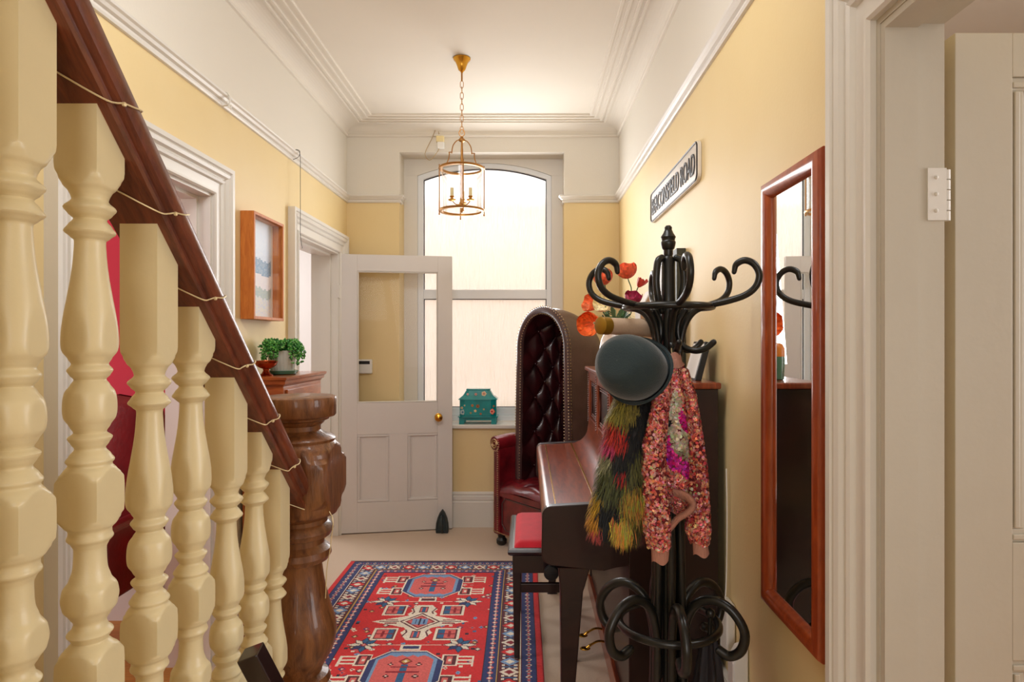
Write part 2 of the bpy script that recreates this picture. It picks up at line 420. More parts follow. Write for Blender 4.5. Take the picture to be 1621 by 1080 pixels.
# architraves
AP = [(0, 0), (0, .014), (.006, .020), (.014, .020), (.018, .012), (.052, .014), (.058, .024), (.066, .028), (.072, .020), (.078, .024), (.086, .034), (.098, .038), (.106, .032), (.112, .040), (.130, .040), (.130, 0)]
def architrave(name, X, sgn, y0, y1, zt):
    vs = []; n = len(AP)
    for (o, p) in AP: vs.append((X+sgn*p, y0-o, 0))
    for (o, p) in AP: vs.append((X+sgn*p, y0-o, zt+o))
    for (o, p) in AP: vs.append((X+sgn*p, y1+o, zt+o))
    for (o, p) in AP: vs.append((X+sgn*p, y1+o, 0))
    fs = [(s_*n+i, s_*n+i+1, (s_+1)*n+i+1, (s_+1)*n+i) for s_ in range(3) for i in range(n-1)]
    mb = MB(); mb.add(vs, fs, False)
    return struct(name, mb, M['trim'])
architrave('trim_4', XL, 1, DA[0], DA[1], DH)
architrave('trim_5', XL, 1, DB[0], DB[1], DH)
architrave('trim_6', XR, -1, DR[0], DR[1], DH)
# door linings with stops
def lining(name, xa, xb, y0, y1, stop_a, stop_b):
    mb = MB(); t = .012
    mb.box(xa, xb, y0-.001, y0+t, 0, DH-t).box(xa, xb, y1-t, y1+.001, 0, DH-t).box(xa, xb, y0, y1, DH-t, DH+.001)
    mb.box(stop_a, stop_b, y0+t, y0+t+.014, 0, DH-t-.014).box(stop_a, stop_b, y1-t-.014, y1-t, 0, DH-t-.014).box(stop_a, stop_b, y0+t, y1-t, DH-t-.014, DH-t)
    return struct(name, mb, M['shaded_door'] if xa > 0 else M['trim'])  # right lining takes the darkened paint, its shade put into the colour
lining('trim_7', XL-TH-.005, XL+.002, DA[0], DA[1], XL-.12, XL-.05)
lining('trim_8', XL-TH-.005, XL+.002, DB[0], DB[1], XL-.12, XL-.05)
lining('trim_9', XR-.002, XR+XT+.002, DR[0], DR[1], XR, XR+.062)

# ------------------------------------------------------------------ window
YW = YB+.18
wn = empty('window_1', (-.33, YW, WZ0), kind=S)
def archpts(x0, x1, zb, zs, zc, n=20):
    """closed outline: bottom-left, up, arch, down"""
    cx = (x0+x1)/2; hw = (x1-x0)/2; h = zc-zs; R = (hw*hw+h*h)/(2*h); cz = zc-R
    pts = [(x0, zb)]
    a = math.asin(hw/R)
    for i in range(n+1):
        t = -a+2*a*i/n; pts.append((cx+R*math.sin(t), cz+R*math.cos(t)))
    pts.append((x1, zb)); return pts
def ring(mb, o, i, y0, y1):
    n = len(o); vs = [(p[0], y0, p[1]) for p in o]+[(p[0], y0, p[1]) for p in i]+[(p[0], y1, p[1]) for p in o]+[(p[0], y1, p[1]) for p in i]
    fs = []
    for k in range(n-1):
        l = k+1
        fs += [(k, l, n+l, n+k), (2*n+k, 3*n+k, 3*n+l, 2*n+l), (n+k, n+l, 3*n+l, 3*n+k), (k, 2*n+k, 2*n+l, l)]
    fs += [(0, n, 3*n, 2*n), (n-1, 3*n-1, 4*n-1, 2*n-1)]
    mb.add(vs, fs, False)
inner_o = archpts(-.846, .185, WZ0, 2.648, 2.745)
rect = [(WX0, WZ0)]+[(WX0 if k == 0 else (WX1 if k == 20 else max(WX0, min(WX1, inner_o[k+1][0]))), WZ1) for k in range(21)]+[(WX1, WZ0)]
# three-sided surround: its sides are separate so that the arch can meet the straight boards
sb = MB(); ring(sb, rect, inner_o, YW, YW+.06)
sb.box(WX0, -.846, YW-.003, YW, 2.648, 2.652).box(.185, WX1, YW-.003, YW, 2.648, 2.652)
sb.build('window_surround', M['trim'], wn)
fr = MB(); ring(fr, inner_o, archpts(-.802, .146, WZ0, 2.62, 2.707), YW+.008, YW+.07)
fr.box(-.846, .185, YW+.008, YW+.07, WZ0, .80)
fr.box(-.802, .146, YW+.012, YW+.07, 1.700, 1.772)
fr.box(-.802, .146, YW+.020, YW+.07, .80, .862)
fr.build('window_frame', M['upvc'], wn, bevel=.004)
gk = MB(); ring(gk, archpts(-.802, .146, 1.772, 2.62, 2.707), archpts(-.796, .140, 1.772, 2.614, 2.700), YW+.03, YW+.036)
gk.box(-.802, -.796, YW+.03, YW+.036, .862, 1.7).box(.14, .146, YW+.03, YW+.036, .862, 1.7).box(-.802, .146, YW+.03, YW+.036, .862, .868).box(-.802, .146, YW+.03, YW+.036, 1.694, 1.7)
gk.build('gasket', M['gasket'], wn)
up = archpts(-.802, .146, 1.772, 2.62, 2.707)
MB().prism(up, (YW+.038, YW+.042)).build('pane', M['obscure'], wn)
MB().box(-.802, .146, YW+.038, YW+.042, .862, 1.70).build('pane', M['obscure'], wn)
MB().box(WX0-.0, WX1+.0, YB-.03, YW+.01, WZ0-.03, WZ0).build('window_sill', M['trim'], wn, bevel=.008, seg=3)
# outside
tag(MB().box(-5.2, 4.6, 8.4, 8.7, -.2, 3.25).build('neighbouring_wall', M['outside']), 'cream rendered garden wall seen blurred through the obscure window glass', 'wall')
struct('ground', MB().box(-9, 9, 6.3, 14, -.3, -.2), M['ground'])

# ------------------------------------------------------------------ half-glazed door standing open in front of the window
def panel_mould(mb, x0, x1, z0, z1, y, w_=.016, d=.010):
    """raised bead frame round a panel, on plane y facing -y"""
    for (a0, a1, c0, c1) in ((x0, x1, z1-w_, z1), (x0, x1, z0, z0+w_), (x0, x0+w_, z0+w_, z1-w_), (x1-w_, x1, z0+w_, z1-w_)):
        mb.box(a0, a1, y-d, y, c0, c1)
        i = w_*.62
        if a1-a0 > c1-c0: mb.box(a0+.002, a1-.002, y-d-.004, y-d, c0+w_*.2, c0+i)
        else: mb.box(a0+w_*.2, a0+i, y-d-.004, y-d, c0+.002, c1-.002)
ang = math.atan2(.13, .77)
DT = Matrix.Translation((-1.332, 4.475, .008)) @ Matrix.Rotation(ang, 4, 'Z')
dr = empty('door_2', (-1.332, 4.475, 0), kind=S)
W_, H_, T_ = .795, 1.985, .040
a = MB(DT)
a.box(0, .122, 0, T_, 0, H_).box(W_-.105, W_, 0, T_, 0, H_)
a.box(.122, W_-.105, 0, T_, H_-.118, H_).box(.122, W_-.105, 0, T_, .70, .925).box(.122, W_-.105, 0, T_, 0, .215)
a.box(.345, .475, 0, T_, .215, .70)
a.build('door_leaf', M['door'], dr, bevel=.0015)
for x0, x1 in ((.122, .345), (.475, W_-.105)):
    p = MB(DT); p.box(x0, x1, .014, .026, .215, .70); p.build('door_panel', M['door'], dr)
    p = MB(DT); panel_mould(p, x0, x1, .215, .70, .014, .020, .010); p.build('panel_moulding', M['door'], dr, bevel=.002)
p = MB(DT); panel_mould(p, .122, W_-.105, .925, H_-.118, .016, .010, .010); p.build('glazing_bead', M['trim'], dr, bevel=.002)
MB(DT).box(.125, W_-.108, .018, .022, .928, H_-.121).build('pane', M['door_glass'], dr)
KR = DT.to_3x3() @ Matrix.Rotation(PI/2, 3, 'X')
kp = DT @ Vector((W_-.100, 0, .815))
MB().lathe([(0, .028), (.004, .028), (.006, .012), (.02, .010), (.028, .016), (.036, .026), (.048, .029), (.058, .024), (.064, .010), (.065, .001)], kp, 24, KR).build('door_knob', M['brass'], dr)
hm = MB(); hm.box(XL+.0, XL+.012, 4.44, 4.468, 1.68, 1.77).lathe([(1.68, .007), (1.77, .007)], (XL+.010, 4.472, 0), 10)
hm.build('hinge', M['trim'], dr)

# white panelled door standing open into the room on the right
dd = empty('door_3', (.85, 1.235, 0), kind=S)
X0, Y0 = .834, 1.232; W3 = .80
a = MB(); T3 = .048
a.box(X0, X0+.112, Y0, Y0+T3, .005, 1.98).box(X0+W3-.112, X0+W3, Y0, Y0+T3, .005, 1.98).box(X0+.345, X0+.455, Y0, Y0+T3, .2, 1.90)
for z0, z1 in ((1.895, 1.98), (.755, .985), (.005, .22)):
    a.box(X0+.112, X0+.345, Y0, Y0+T3, z0, z1); a.box(X0+.455, X0+W3-.112, Y0, Y0+T3, z0, z1)
    a.box(X0+.345, X0+.455, Y0, Y0+T3, z0, z1)
a.build('door_leaf', M['shaded_door'], dd, bevel=.0012)
for x0, x1 in ((X0+.112, X0+.345), (X0+.455, X0+W3-.112)):
    for z0, z1 in ((.985, 1.895), (.22, .755)):
        MB().box(x0, x1, Y0+.014, Y0+.032, z0, z1).build('door_panel', M['shaded_door'], dd)
        p = MB(); panel_mould(p, x0, x1, z0, z1, Y0+.014, .026, .009); p.build('panel_moulding', M['shaded_door'], dd, bevel=.002)
for zc in (1.66, .3):
    hm = MB(); hm.box(XR+XT-.032, XR+XT+.004, 1.2085, 1.213, zc-.05, zc+.05)
    for k in range(5): hm.lathe([(zc-.05+k*.02+.001, .0065), (zc-.05+k*.02+.019, .0065)], (XR+XT+.012, 1.221, 0), 10)
    for k in (-1, 0, 1): hm.sphere((XR+XT-.016, 1.2085, zc+k*.032), .004, 8, 5)
    hm.build('hinge', M['trim'], dd)

# ------------------------------------------------------------------ stairs and banister
XS = -.515
def zu(y): return 1.652-.985*(y-.717)
stair = empty('staircase', (-.93, .6, 0), kind=S)
stairmat = M['cream']
edges = [(-.235, -.03), (-.03, .175), (.175, .375), (.375, .575), (.575, .805), (.805, 1.025), (1.025, 1.235), (1.235, 1.45)]
tops = [.80+.215*k for k in (4, 3, 2, 1, 0)]+[.585, .37, .155]
for (y0, y1), z in zip(edges, tops):
    MB().box(XL, XS+.03, y0, y1+.025, z-.03, z).build('tread', M['cream'], stair, bevel=.008)
    MB().box(XL, XS+.018, y1-.015, y1, max(0, z-.215), z-.03).build('riser', M['cream'], stair)
    MB().box(XL+.12, XS-.14, y0, y1+.032, z, z+.008).build('stair_runner', M['carpet'], stair)
poly = [(-.235, 0), (-.235, tops[0]-.03)]
for (y0, y1), z in zip(edges, tops): poly += [(y0, z-.03), (y1, z-.03)]
poly += [(1.45, 0)]
MB().prism(poly, (XS+.0, XS+.022), 'x').build('stair_string', M['cream'], stair)

ban = empty('banister', (XS, 1.0, .0), 'cream turned balusters with brown wooden handrail and carved newel post', 'banister')
k_ = .000742
bp_ = [(-.400, .05), (-.200, .05), (-.190, .0345), (-.182, .030), (-.174, .022), (-.169, .018), (-.164, .021), (-.160, .0235), (-.153, .018), (-.147, .0165), (-.139, .021), (-.130, .027), (-.119, .029), (-.108, .0275),
       (-.097, .021), (-.085, .0175), (-.070, .0165), (-.061, .0165), (-.055, .019), (-.049, .0235), (-.044, .022), (-.039, .022), (-.033, .027), (-.027, .031), (-.022, .0345), (-.012, .05), (.009, .05), (.019, .0345), (.025, .031), (.030, .027),
       (.037, .022), (.042, .0245), (.048, .021), (.056, .0155), (.062, .019), (.069, .0225), (.075, .0165), (.082, .020), (.093, .026), (.108, .027), (.122, .025), (.132, .019), (.137, .016), (.142, .020),
       (.148, .023), (.155, .0185), (.160, .021), (.171, .0275), (.186, .0285), (.208, .0265), (.230, .023), (.260, .0185), (.289, .016), (.300, .0158), (.304, .020), (.310, .026), (.317, .022), (.325, .0165),
       (.331, .022), (.338, .0265), (.347, .0185), (.351, .019), (.357, .0215), (.364, .027), (.372, .031), (.380, .0345), (.386, .05)]
def baluster(y, z0, k):
    mb = MB(); seg = 40; vs = []; fs = []
    rows = []
    for i in range(len(bp_)-1):
        (za, ra), (zb, rb) = bp_[i], bp_[i+1]
        if max(ra, rb) >= .05: rows.append((za, ra)); continue
        p0 = bp_[i-1] if bp_[i-1][1] < .05 else bp_[i]; p3 = bp_[i+2] if i+2 < len(bp_) and bp_[i+2][1] < .05 else bp_[i+1]
        for q in range(4):
            t = q/4
            ease = t*t*(3-2*t)
            cr = .5*((2*ra)+(rb-p0[1])*t+(2*p0[1]-5*ra+4*rb-p3[1])*t*t+(-p0[1]+3*ra-3*rb+p3[1])*t**3)
            rows.append((za+(zb-za)*t, .5*cr+.5*(ra+(rb-ra)*ease) if (zb-za) < .012 else cr))
    rows += [bp_[-1], (None, .05)]
    for (z, r) in rows:
        for i in range(seg):
            t = 2*PI*(i+.0)/seg
            rr = min(r*1.0, .0248/max(abs(math.cos(t)), abs(math.sin(t))))
            x = XS+rr*math.cos(t); yy = y+rr*math.sin(t)
            vs.append((x, yy, zu(yy) if z is None else z0+z))
    n = len(rows)
    for j in range(n-1):
        for i in range(seg):
            q = (i+1) % seg; fs.append((j*seg+i, j*seg+q, (j+1)*seg+q, (j+1)*seg+i))
    fs.append(tuple(range(seg))[::-1]); fs.append(tuple((n-1)*seg+i for i in range(seg)))
    mb.add(vs, fs, True)
    return mb.build('baluster', M['cream'], ban)
for k, (y, z0) in enumerate(((.40, 1.412), (.515, 1.412), (.633, 1.197), (.744, 1.197), (.861, .985), (.967, .985), (1.081, .77), (1.19, .77), (1.278, .555))):
    baluster(y, z0, k)
# handrail: cross-section swept along the slope
def rail_section():
    return [(-.036, 0), (.036, 0), (.037, .006), (.030, .012), (.032, .018), (.040, .022), (.044, .032), (.042, .044), (.034, .054), (.018, .060), (0, .062), (-.018, .060), (-.034, .054), (-.042, .044), (-.044, .032), (-.040, .022), (-.032, .018), (-.030, .012), (-.037, .006)]
vs = []; sec = rail_section(); n = len(sec)
sl = math.atan(.985); nrm = Vector((0, math.sin(sl), math.cos(sl)))
for y in (-.15, .3, .8, 1.395):
    base = Vector((XS, y, zu(y)))
    for (px, pn) in sec:
        q = base+Vector((px+.0, 0, 0))+nrm*pn
        vs.append(q)
mb = MB(); mb.add(vs, [(s_*n+i, s_*n+(i+1) % n, (s_+1)*n+(i+1) % n, (s_+1)*n+i) for s_ in range(3) for i in range(n)]+[tuple(range(n)), tuple(3*n+i for i in range(n))], True)
tag(mb.build('handrail', M['mahog'], ban), 'brown moulded wooden handrail')
NY = 1.445; NX = -.524
nw = [(0, .13), (.53, .13), (.545, .105), (.560, .086), (.575, .075), (.580, .056), (.586, .053), (.592, .064), (.605, .071), (.618, .066), (.624, .052), (.632, .053), (.649, .063), (.670, .075), (.692, .082), (.714, .0845), (.736, .082), (.757, .076),
      (.786, .067), (.815, .060), (.844, .055), (.868, .052), (.875, .053), (.880, .066), (.892, .073), (.905, .071), (.912, .062), (.918, .057), (.931, .057), (.936, .071), (.948, .0775), (.960, .072), (.966, .064), (.975, .064), (.982, .072), (.986, .085),
      (.992, .094), (1.002, .098), (1.010, .098), (1.020, .110), (1.032, .13), (1.098, .13), (1.110, .110), (1.118, .098), (1.126, .098), (1.136, .094), (1.144, .085), (1.150, .080), (1.156, .082), (1.162, .077), (1.168, .060), (1.176, .049), (1.186, .049), (1.192, .056), (1.196, .058), (1.200, .067), (1.204, .069), (1.207, .080), (1.211, .083), (1.246, .084), (1.251, .082), (1.253, .078)]
mb = MB(); mb.lathe(nw, (NX, NY, 0), 64, a=.170)
tag(mb.build('newel_post', M['newel'], ban), 'large carved brown newel post with round cap')
# thin wire of string lights wound round the handrail
wp = []
ys = [.62, .70, .80, .90, 1.0, 1.10, 1.19, 1.27]
pts = []
for i in range(9):
    yc = .50+i*.108
    for (dx, pn, dy) in ((-.047, .03, -.055), (-.042, .0, -.045), (-.02, -.0015, -.033), (.0, -.0015, -.022), (.02, -.0015, -.010), (.038, -.001, -.0), (.0395, .010, .006), (.0425, .020, .010), (.0455, .032, .018), (.043, .045, .024), (.034, .056, .030), (.0, .0635, .040), (-.034, .056, .048)):
        y = yc+dy; pts.append(Vector((XS+dx, y, zu(y)))+nrm*pn)
pts += [Vector((NX+.085, 1.40, 1.0)), Vector((NX+.088, 1.40, .93)), Vector((NX+.075, 1.415, .87)), Vector((NX+.070, 1.42, .80))]
MBw = MB(); MBw.tube(spline(pts, 5), .0011, 5)
for i in range(9):
    y = .50+i*.108+.012; MBw.sphere(Vector((XS+.0435, y-.002, zu(y-.002)))+nrm*.018, .0030, 6, 4)
tag(MBw.build('string_light_wire', M['wire']), 'thin pale wire of fairy lights wound around the banister handrail', 'string lights')
# dark square stick leaning on the banister
def bar(a, c, w1, w2, m_, name, parent=None, up=(0, 1, 0), bevel=.002):
    a = Vector(a); c = Vector(c); t = (c-a).normalized(); u = Vector(up); u = (u-t*u.dot(t)).normalized(); v = t.cross(u)
    vs = [q+u*s1*w1/2+v*s2*w2/2 for q in (a, c) for s1, s2 in ((-1, -1), (1, -1), (1, 1), (-1, 1))]
    mb = MB(); mb.add(vs, [(0, 1, 2, 3), (7, 6, 5, 4), (0, 4, 5, 1), (1, 5, 6, 2), (2, 6, 7, 3), (3, 7, 4, 0)], False)
    return mb.build(name, m_, parent, bevel=bevel)
tag(bar((-.13, 1.22, .012), (-.452, 1.03, .872), .035, .034, M['stoolwood'], 'wooden_stick'), 'dark square wooden stick end leaning against the cream balusters', 'stick')

# ------------------------------------------------------------------ rug (woven pattern carried by the colours of a fine mesh)
RX0, RX1, RY1, RY0 = -1.095, .065, 3.925, 1.70
def make_rug():
    ds = .0042
    nu = int((RX1-RX0)/ds); nv = int((RY1-RY0)/ds)
    u, v = np.meshgrid((np.arange(nu)+.5)*ds, (np.arange(nv)+.5)*ds)   # u across, v away from the far end
    Wd = RX1-RX0; Lr = RY1-RY0
    C = {k: np.array(lin(tuple(x/255 for x in c))) for k, c in dict(red=(222, 46, 50), dred=(150, 26, 44), blue=(50, 62, 116), teal=(48, 104, 150), sky=(126, 164, 206), cream=(246, 234, 214),
         pink=(228, 108, 104), brown=(98, 38, 48), gold=(206, 164, 84), dark=(52, 36, 60)).items()}
    img = np.zeros((nv, nu, 3)); img[:] = C['red']
    def put(mask, c): img[mask] = C[c]
    r2 = np.random.default_rng(3)
    # scattered small field motifs
    def blossom(cu, cv, r, c1, c2):
        a = np.abs(u-cu); b_ = np.abs(v-cv)
        put(((a < r) & (b_ < r*.38)) | ((b_ < r) & (a < r*.38)), c1); put((a < r*.32) & (b_ < r*.32), c2)
    def ring4(cu, cv, r, c1, c2):
        d = np.abs(u-cu)+np.abs(v-cv); put(d < r, c1); put(d < r*.62, c2); put(d < r*.28, 'cream')
    cu0 = .572
    for k in range(300):
        a = .22+.72*r2.random(); b_ = .18+(Lr-.36)*r2.random()
        t = r2.integers(0, 3)
        if t == 0: blossom(a, b_, .012, ['cream', 'pink', 'sky'][k % 3], ['dred', 'blue', 'teal'][k % 3])
        elif t == 1: ring4(a, b_, .017, ['dark', 'blue', 'brown'][k % 3], ['cream', 'pink', 'gold'][k % 3])
        else: put((np.abs(u-a) < .008) & (np.abs(v-b_) < .008), ['teal', 'cream', 'dark'][k % 3])
    def hexmask(cu, cv, hw, hh, cut):
        a = np.abs(u-cu); b_ = np.abs(v-cv); return (a < hw) & (b_ < hh) & (a/cut[0]+b_/cut[1] < 1)
    def medallion(cu, cv):
        # hooks left and right
        for s_ in (-1, 1):
            for q in (-1, 1):
                for j, off in enumerate((.055, .085, .115)):
                    x0 = cu+s_*.20; y = cv+q*off
                    put((np.abs(u-(x0+s_*.035)) < .055) & (np.abs(v-y) < .0065), 'cream')
                    put((np.abs(u-(x0+s_*.085)) < .006) & (np.abs(v-(y-q*.010)) < .012), 'cream')
        # square shoulders
        for s_ in (-1, 1):
            for q in (-1, 1):
                a = np.abs(u-(cu+s_*.185)); b_ = np.abs(v-(cv+q*.085))
                put((a < .035) & (b_ < .05), 'cream'); put((a < .027) & (b_ < .041), 'brown')
                put((np.abs(u-(cu+s_*.185)) < .012) & (b_ < .03), 'pink'); put((a < .006) & (b_ < .012), 'cream')
        put(hexmask(cu, cv, .165, .165, (.245, .245)), 'cream')
        put(hexmask(cu, cv, .158, .158, (.237, .237)), 'blue')
        put(hexmask(cu, cv, .132, .150, (.225, .225)), 'sky')
        tooth = .012*np.abs(((u*42) % 2)-1)
        put(hexmask(cu, cv, .118, .135, (.205, .205)) & (np.abs(v-cv) < .128-tooth*1.4), 'pink')
        # figure inside
        put((np.abs(u-cu) < .014) & (np.abs(v-cv-.02) < .07), 'teal'); put((np.abs(u-cu) < .07) & (np.abs(v-cv-.012) < .007), 'dred')
        put((np.abs(u-cu) < .055) & (np.abs(v-cv+.028) < .006), 'dred')
        ring4(cu, cv-.075, .032, 'dred', 'gold')
        for s_ in (-1, 1):
            for q in (-.05, .045): blossom(cu+s_*.06, cv+q, .014, 'brown', 'cream')
    def star(cu, cv):
        # white cross with four squares
        for s_ in (-1, 1):
            for q in (-1, 1):
                a = np.abs(u-(cu+s_*.145)); b_ = np.abs(v-(cv+q*.13))
                put((a < .058) & (b_ < .062), 'cream'); put((a < .046) & (b_ < .048), 'brown'); put((a < .040) & (b_ < .042), 'pink')
                put((np.abs(u-(cu+s_*.118)) < .014) & (b_ < .042), 'teal'); put((np.abs(u-(cu+s_*.155)) < .006) & (b_ < .03), 'dred'); put((a < .04) & (b_ < .004), 'dred')
        d = np.abs(u-cu)/.235+np.abs(v-cv)/.09; put(d < 1, 'cream')
        d = np.abs(u-cu)/.075+np.abs(v-cv)/.24
        a = np.abs(u-cu); b_ = np.abs(v-cv)
        put((a < .075-.02*np.abs(((v*30) % 2)-1)) & (b_ < .19) & (a/.15+b_/.25 < 1), 'cream')
        for q in (-1, 1):
            put((a < .022) & (np.abs(v-cv-q*.135) < .034), 'brown'); put((a < .009) & (np.abs(v-cv-q*.135) < .026), 'teal'); put((a > .009) & (a < .018) & (np.abs(v-cv-q*.135) < .026), 'pink')
            for s_ in (-1, 1):
                put((np.abs((u-cu)*s_-.045-.35*np.abs(v-cv-q*.11)) < .004) & (np.abs(v-cv-q*.12) < .035), 'brown')
                put((np.abs(v-cv) < .004) & ((u-cu)*s_ > .10) & ((u-cu)*s_ < .2), 'brown')
                put((np.abs((u-cu)*s_-.14) < .03) & (np.abs(v-cv-q*.018) < .005), 'dred')
        d = a/.10+b_/.095; put(d < 1, 'brown'); put(d < .88, 'cream'); put(d < .74, 'dred'); put(d < .62, 'pink'); 
        put((a < .038) & (b_ < .032), 'sky'); put((a < .004) & (b_ < .04), 'dark'); put((np.abs(a-.02) < .003) & (b_ < .022), 'blue')
    def sideflower(cu, cv):
        for (dx, dy, c) in ((.055, 0, 'cream'), (-.055, 0, 'cream'), (0, .05, 'teal'), (0, -.05, 'teal'), (.034, .032, 'cream'), (-.034, -.032, 'cream'), (.034, -.032, 'teal'), (-.034, .032, 'blue')):
            aa = math.atan2(dy, dx); L_ = math.hypot(dx, dy)
            x = (u-cu)*math.cos(aa)+(v-cv)*math.sin(aa); y = -(u-cu)*math.sin(aa)+(v-cv)*math.cos(aa)
            put((np.abs(x-L_*.75)/(L_*.72)+np.abs(y)/.019 < 1), 'dark'); put((np.abs(x-L_*.75)/(L_*.62)+np.abs(y)/.013 < 1), c)
        ring4(cu, cv, .016, 'dred', 'pink')
    v0 = .395
    for k in range(3):
        cv = v0+k*.91
        if cv < Lr-.2:
            medallion(cu0, cv)
            put((np.abs(u-cu0) < .045) & (np.abs(v-cv-.195) < .022), 'cream'); put((np.abs(u-cu0) < .035) & (np.abs(v-cv-.195) < .013), 'brown')
            put((np.abs(u-cu0) < .045) & (np.abs(v-cv+.195) < .022), 'cream'); put((np.abs(u-cu0) < .035) & (np.abs(v-cv+.195) < .013), 'blue')
        cs = cv+.455
        if cs < Lr-.3:
            star(cu0, cs)
            for q in (-1, 1):
                put((np.abs(v-cs-q*.235) < .003) & (np.abs(u-cu0) < .19), 'cream')
                for s_ in (-1, 1): sideflower(cu0+s_*.215, cs+q*.235)
    # borders, from the edge inwards
    e = np.minimum(u, Wd-u); ee = np.minimum(v, Lr-v)
    def along(su, sv): return np.where(e < ee*1.25, v, u)
    d = np.minimum(e, ee*1.25)
    t = along(0, 0)
    put(d < .258, 'dark'); 
    put(d < .254, 'blue')
    ph = ((t/.042) % 1)-.5; dd = np.abs(d-.224)
    put((np.abs(ph)*.042+dd < .015) & (d < .254), 'pink'); put((np.abs(ph)*.042+dd < .008), 'cream'); put((np.abs(np.abs(ph)-.5)*.042+dd < .006), 'cream')
    put((np.abs(d-.197) < .003), 'gold'); put(d < .194, 'dark')
    put(d < .190, 'brown')
    cell = np.floor(t/.085).astype(int); ph = ((t/.085) % 1)-.5; dm = d-.145
    colsel = cell % 3
    body = (np.abs(ph)*.085/.036+np.abs(dm)/.042 < 1)
    for c, name in enumerate(('cream', 'red', 'sky')): put(body & (colsel == c) & (d < .19), name)
    inner = (np.abs(ph)*.085/.018+np.abs(dm)/.022 < 1); put(inner & (colsel == 0), 'dred'); put(inner & (colsel != 0), 'cream')
    arms = (np.abs(np.abs(ph)*.085-.030) < .006) & (np.abs(np.abs(dm)-.026) < .008); put(arms & (d < .19) & (d > .1), 'cream')
    put((np.abs(np.abs(ph)-.5)*.085 < .004) & (np.abs(dm) < .03), 'teal')
    put((np.abs(d-.099) < .003), 'cream'); put((np.abs(d-.105) < .002), 'gold')
    put(d < .095, 'blue')
    ph = ((t/.046) % 1)-.5; dd = np.abs(d-.063)
    put((np.abs(ph)*.046+dd < .014) & (d < .095), 'cream'); put((np.abs(ph)*.046+dd < .009), 'dred'); put((np.abs(np.abs(ph)-.5)*.046+dd < .008) & (d < .095), 'pink')
    put(d < .034, 'dark'); put(e < .030, 'red'); put(ee < .012, 'brown')
    # slight weave irregularity (abrash)
    ab = 1-.14*(.5+.5*np.sin(v*23+np.sin(v*7)*2))[:, :, None]*.6
    img = np.clip(img*ab*(1.12-.22*r2.random((nv, nu, 1))), 0, 1)
    xs = np.linspace(RX0, RX1, nu+1); yy = np.linspace(RY1, RY0, nv+1)
    X, Y = np.meshgrid(xs, yy)
    X = X+.004*np.sin(Y*3.1)
    Z = np.full_like(X, .011)+.0010*r2.random(X.shape)+.003*np.exp(-((X-RX1)/.05)**2)*np.sin(Y*9)**2
    Z[0, :] = .001; Z[-1, :] = .001; Z[:, 0] = .001; Z[:, -1] = .001
    verts = np.stack([X, Y, Z], -1).reshape(-1, 3)
    idx = np.arange((nu+1)*(nv+1)).reshape(nv+1, nu+1)
    q = np.stack([idx[:-1, :-1], idx[1:, :-1], idx[1:, 1:], idx[:-1, 1:]], -1).reshape(-1, 4)
    me = bpy.data.meshes.new('rug'); me.vertices.add(len(verts)); me.vertices.foreach_set('co', verts.ravel().astype(np.float32))
    me.loops.add(q.size); me.loops.foreach_set('vertex_index', q.ravel().astype(np.int32))
    me.polygons.add(len(q)); me.polygons.foreach_set('loop_start', np.arange(0, q.size, 4, dtype=np.int32)); me.polygons.foreach_set('loop_total', np.full(len(q), 4, dtype=np.int32))
    me.update(calc_edges=True)
    at = me.color_attributes.new('Col', 'FLOAT_COLOR', 'CORNER')
    cc = np.ones((nv, nu, 4, 4), dtype=np.float32); cc[..., :3] = img[:, :, None, :]
    at.data.foreach_set('color', cc.ravel())
    me.materials.append(M['rug'])
    o = bpy.data.objects.new('rug', me); COL.objects.link(o)
    return tag(o, 'red and blue patterned oriental rug on the beige carpet', 'rug')
make_rug()

# ------------------------------------------------------------------ hooded leather porter chair
CT = Matrix(((.64, .77, 0, -.2), (-.77, .64, 0, 4.3), (0, 0, 1, 0), (0, 0, 0, 1)))
chair = empty('porter_chair', (.13, 4.2, 0), 'tall oxblood leather porter chair with buttoned hooded back', 'armchair')
CW, CDp = .62, .54
uc, v0h, hwb = .325, .125, .272
def hood_pt(s_, th, inset, z0, zt, drop=.10):
    if s_ < .36: f = s_/.36; x = -1; z = z0+(1.33-z0)*f; ar = 0
    elif s_ > .64: f = (1-s_)/.36; x = 1; z = z0+(1.33-z0)*f; ar = 0
    else: phi = PI*(1-(s_-.36)/.28); x = math.cos(phi); z = 1.33; ar = math.sin(phi)
    st = max(0, math.sin(th)); ct = max(0, math.cos(th))
    hw = (hwb-inset)*(ct**.5)
    hw *= 1-.07*max(0, min(1, (z-.5)/.9))
    vv = v0h+(CDp-v0h-inset)*(st**.8)
    zz = z+ar*(zt-1.33-inset)*(1-.25*st**2)
    if z > .5: zz -= drop*st**2*(z-.5)/.9
    return Vector((uc+x*hw, vv, zz))
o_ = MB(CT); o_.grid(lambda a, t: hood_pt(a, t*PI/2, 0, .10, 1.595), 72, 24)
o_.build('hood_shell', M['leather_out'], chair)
def inner(a, t):
    th = t*PI/2
    p = hood_pt(a, th, .045, .40, 1.60)
    A = a*22; B = t*7
    f = math.sqrt(abs(math.sin(PI*(A+B)/2)*math.sin(PI*(A-B)/2)))
    c = Vector((uc, v0h+.12, min(p.z, 1.3)))
    d = c-p; d.normalize()
    return p+d*(.030*f*min(1, t*8+.1)*(1 if t < .97 else .5))
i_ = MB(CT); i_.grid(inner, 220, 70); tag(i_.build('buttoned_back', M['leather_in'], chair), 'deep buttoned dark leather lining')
bproto = None
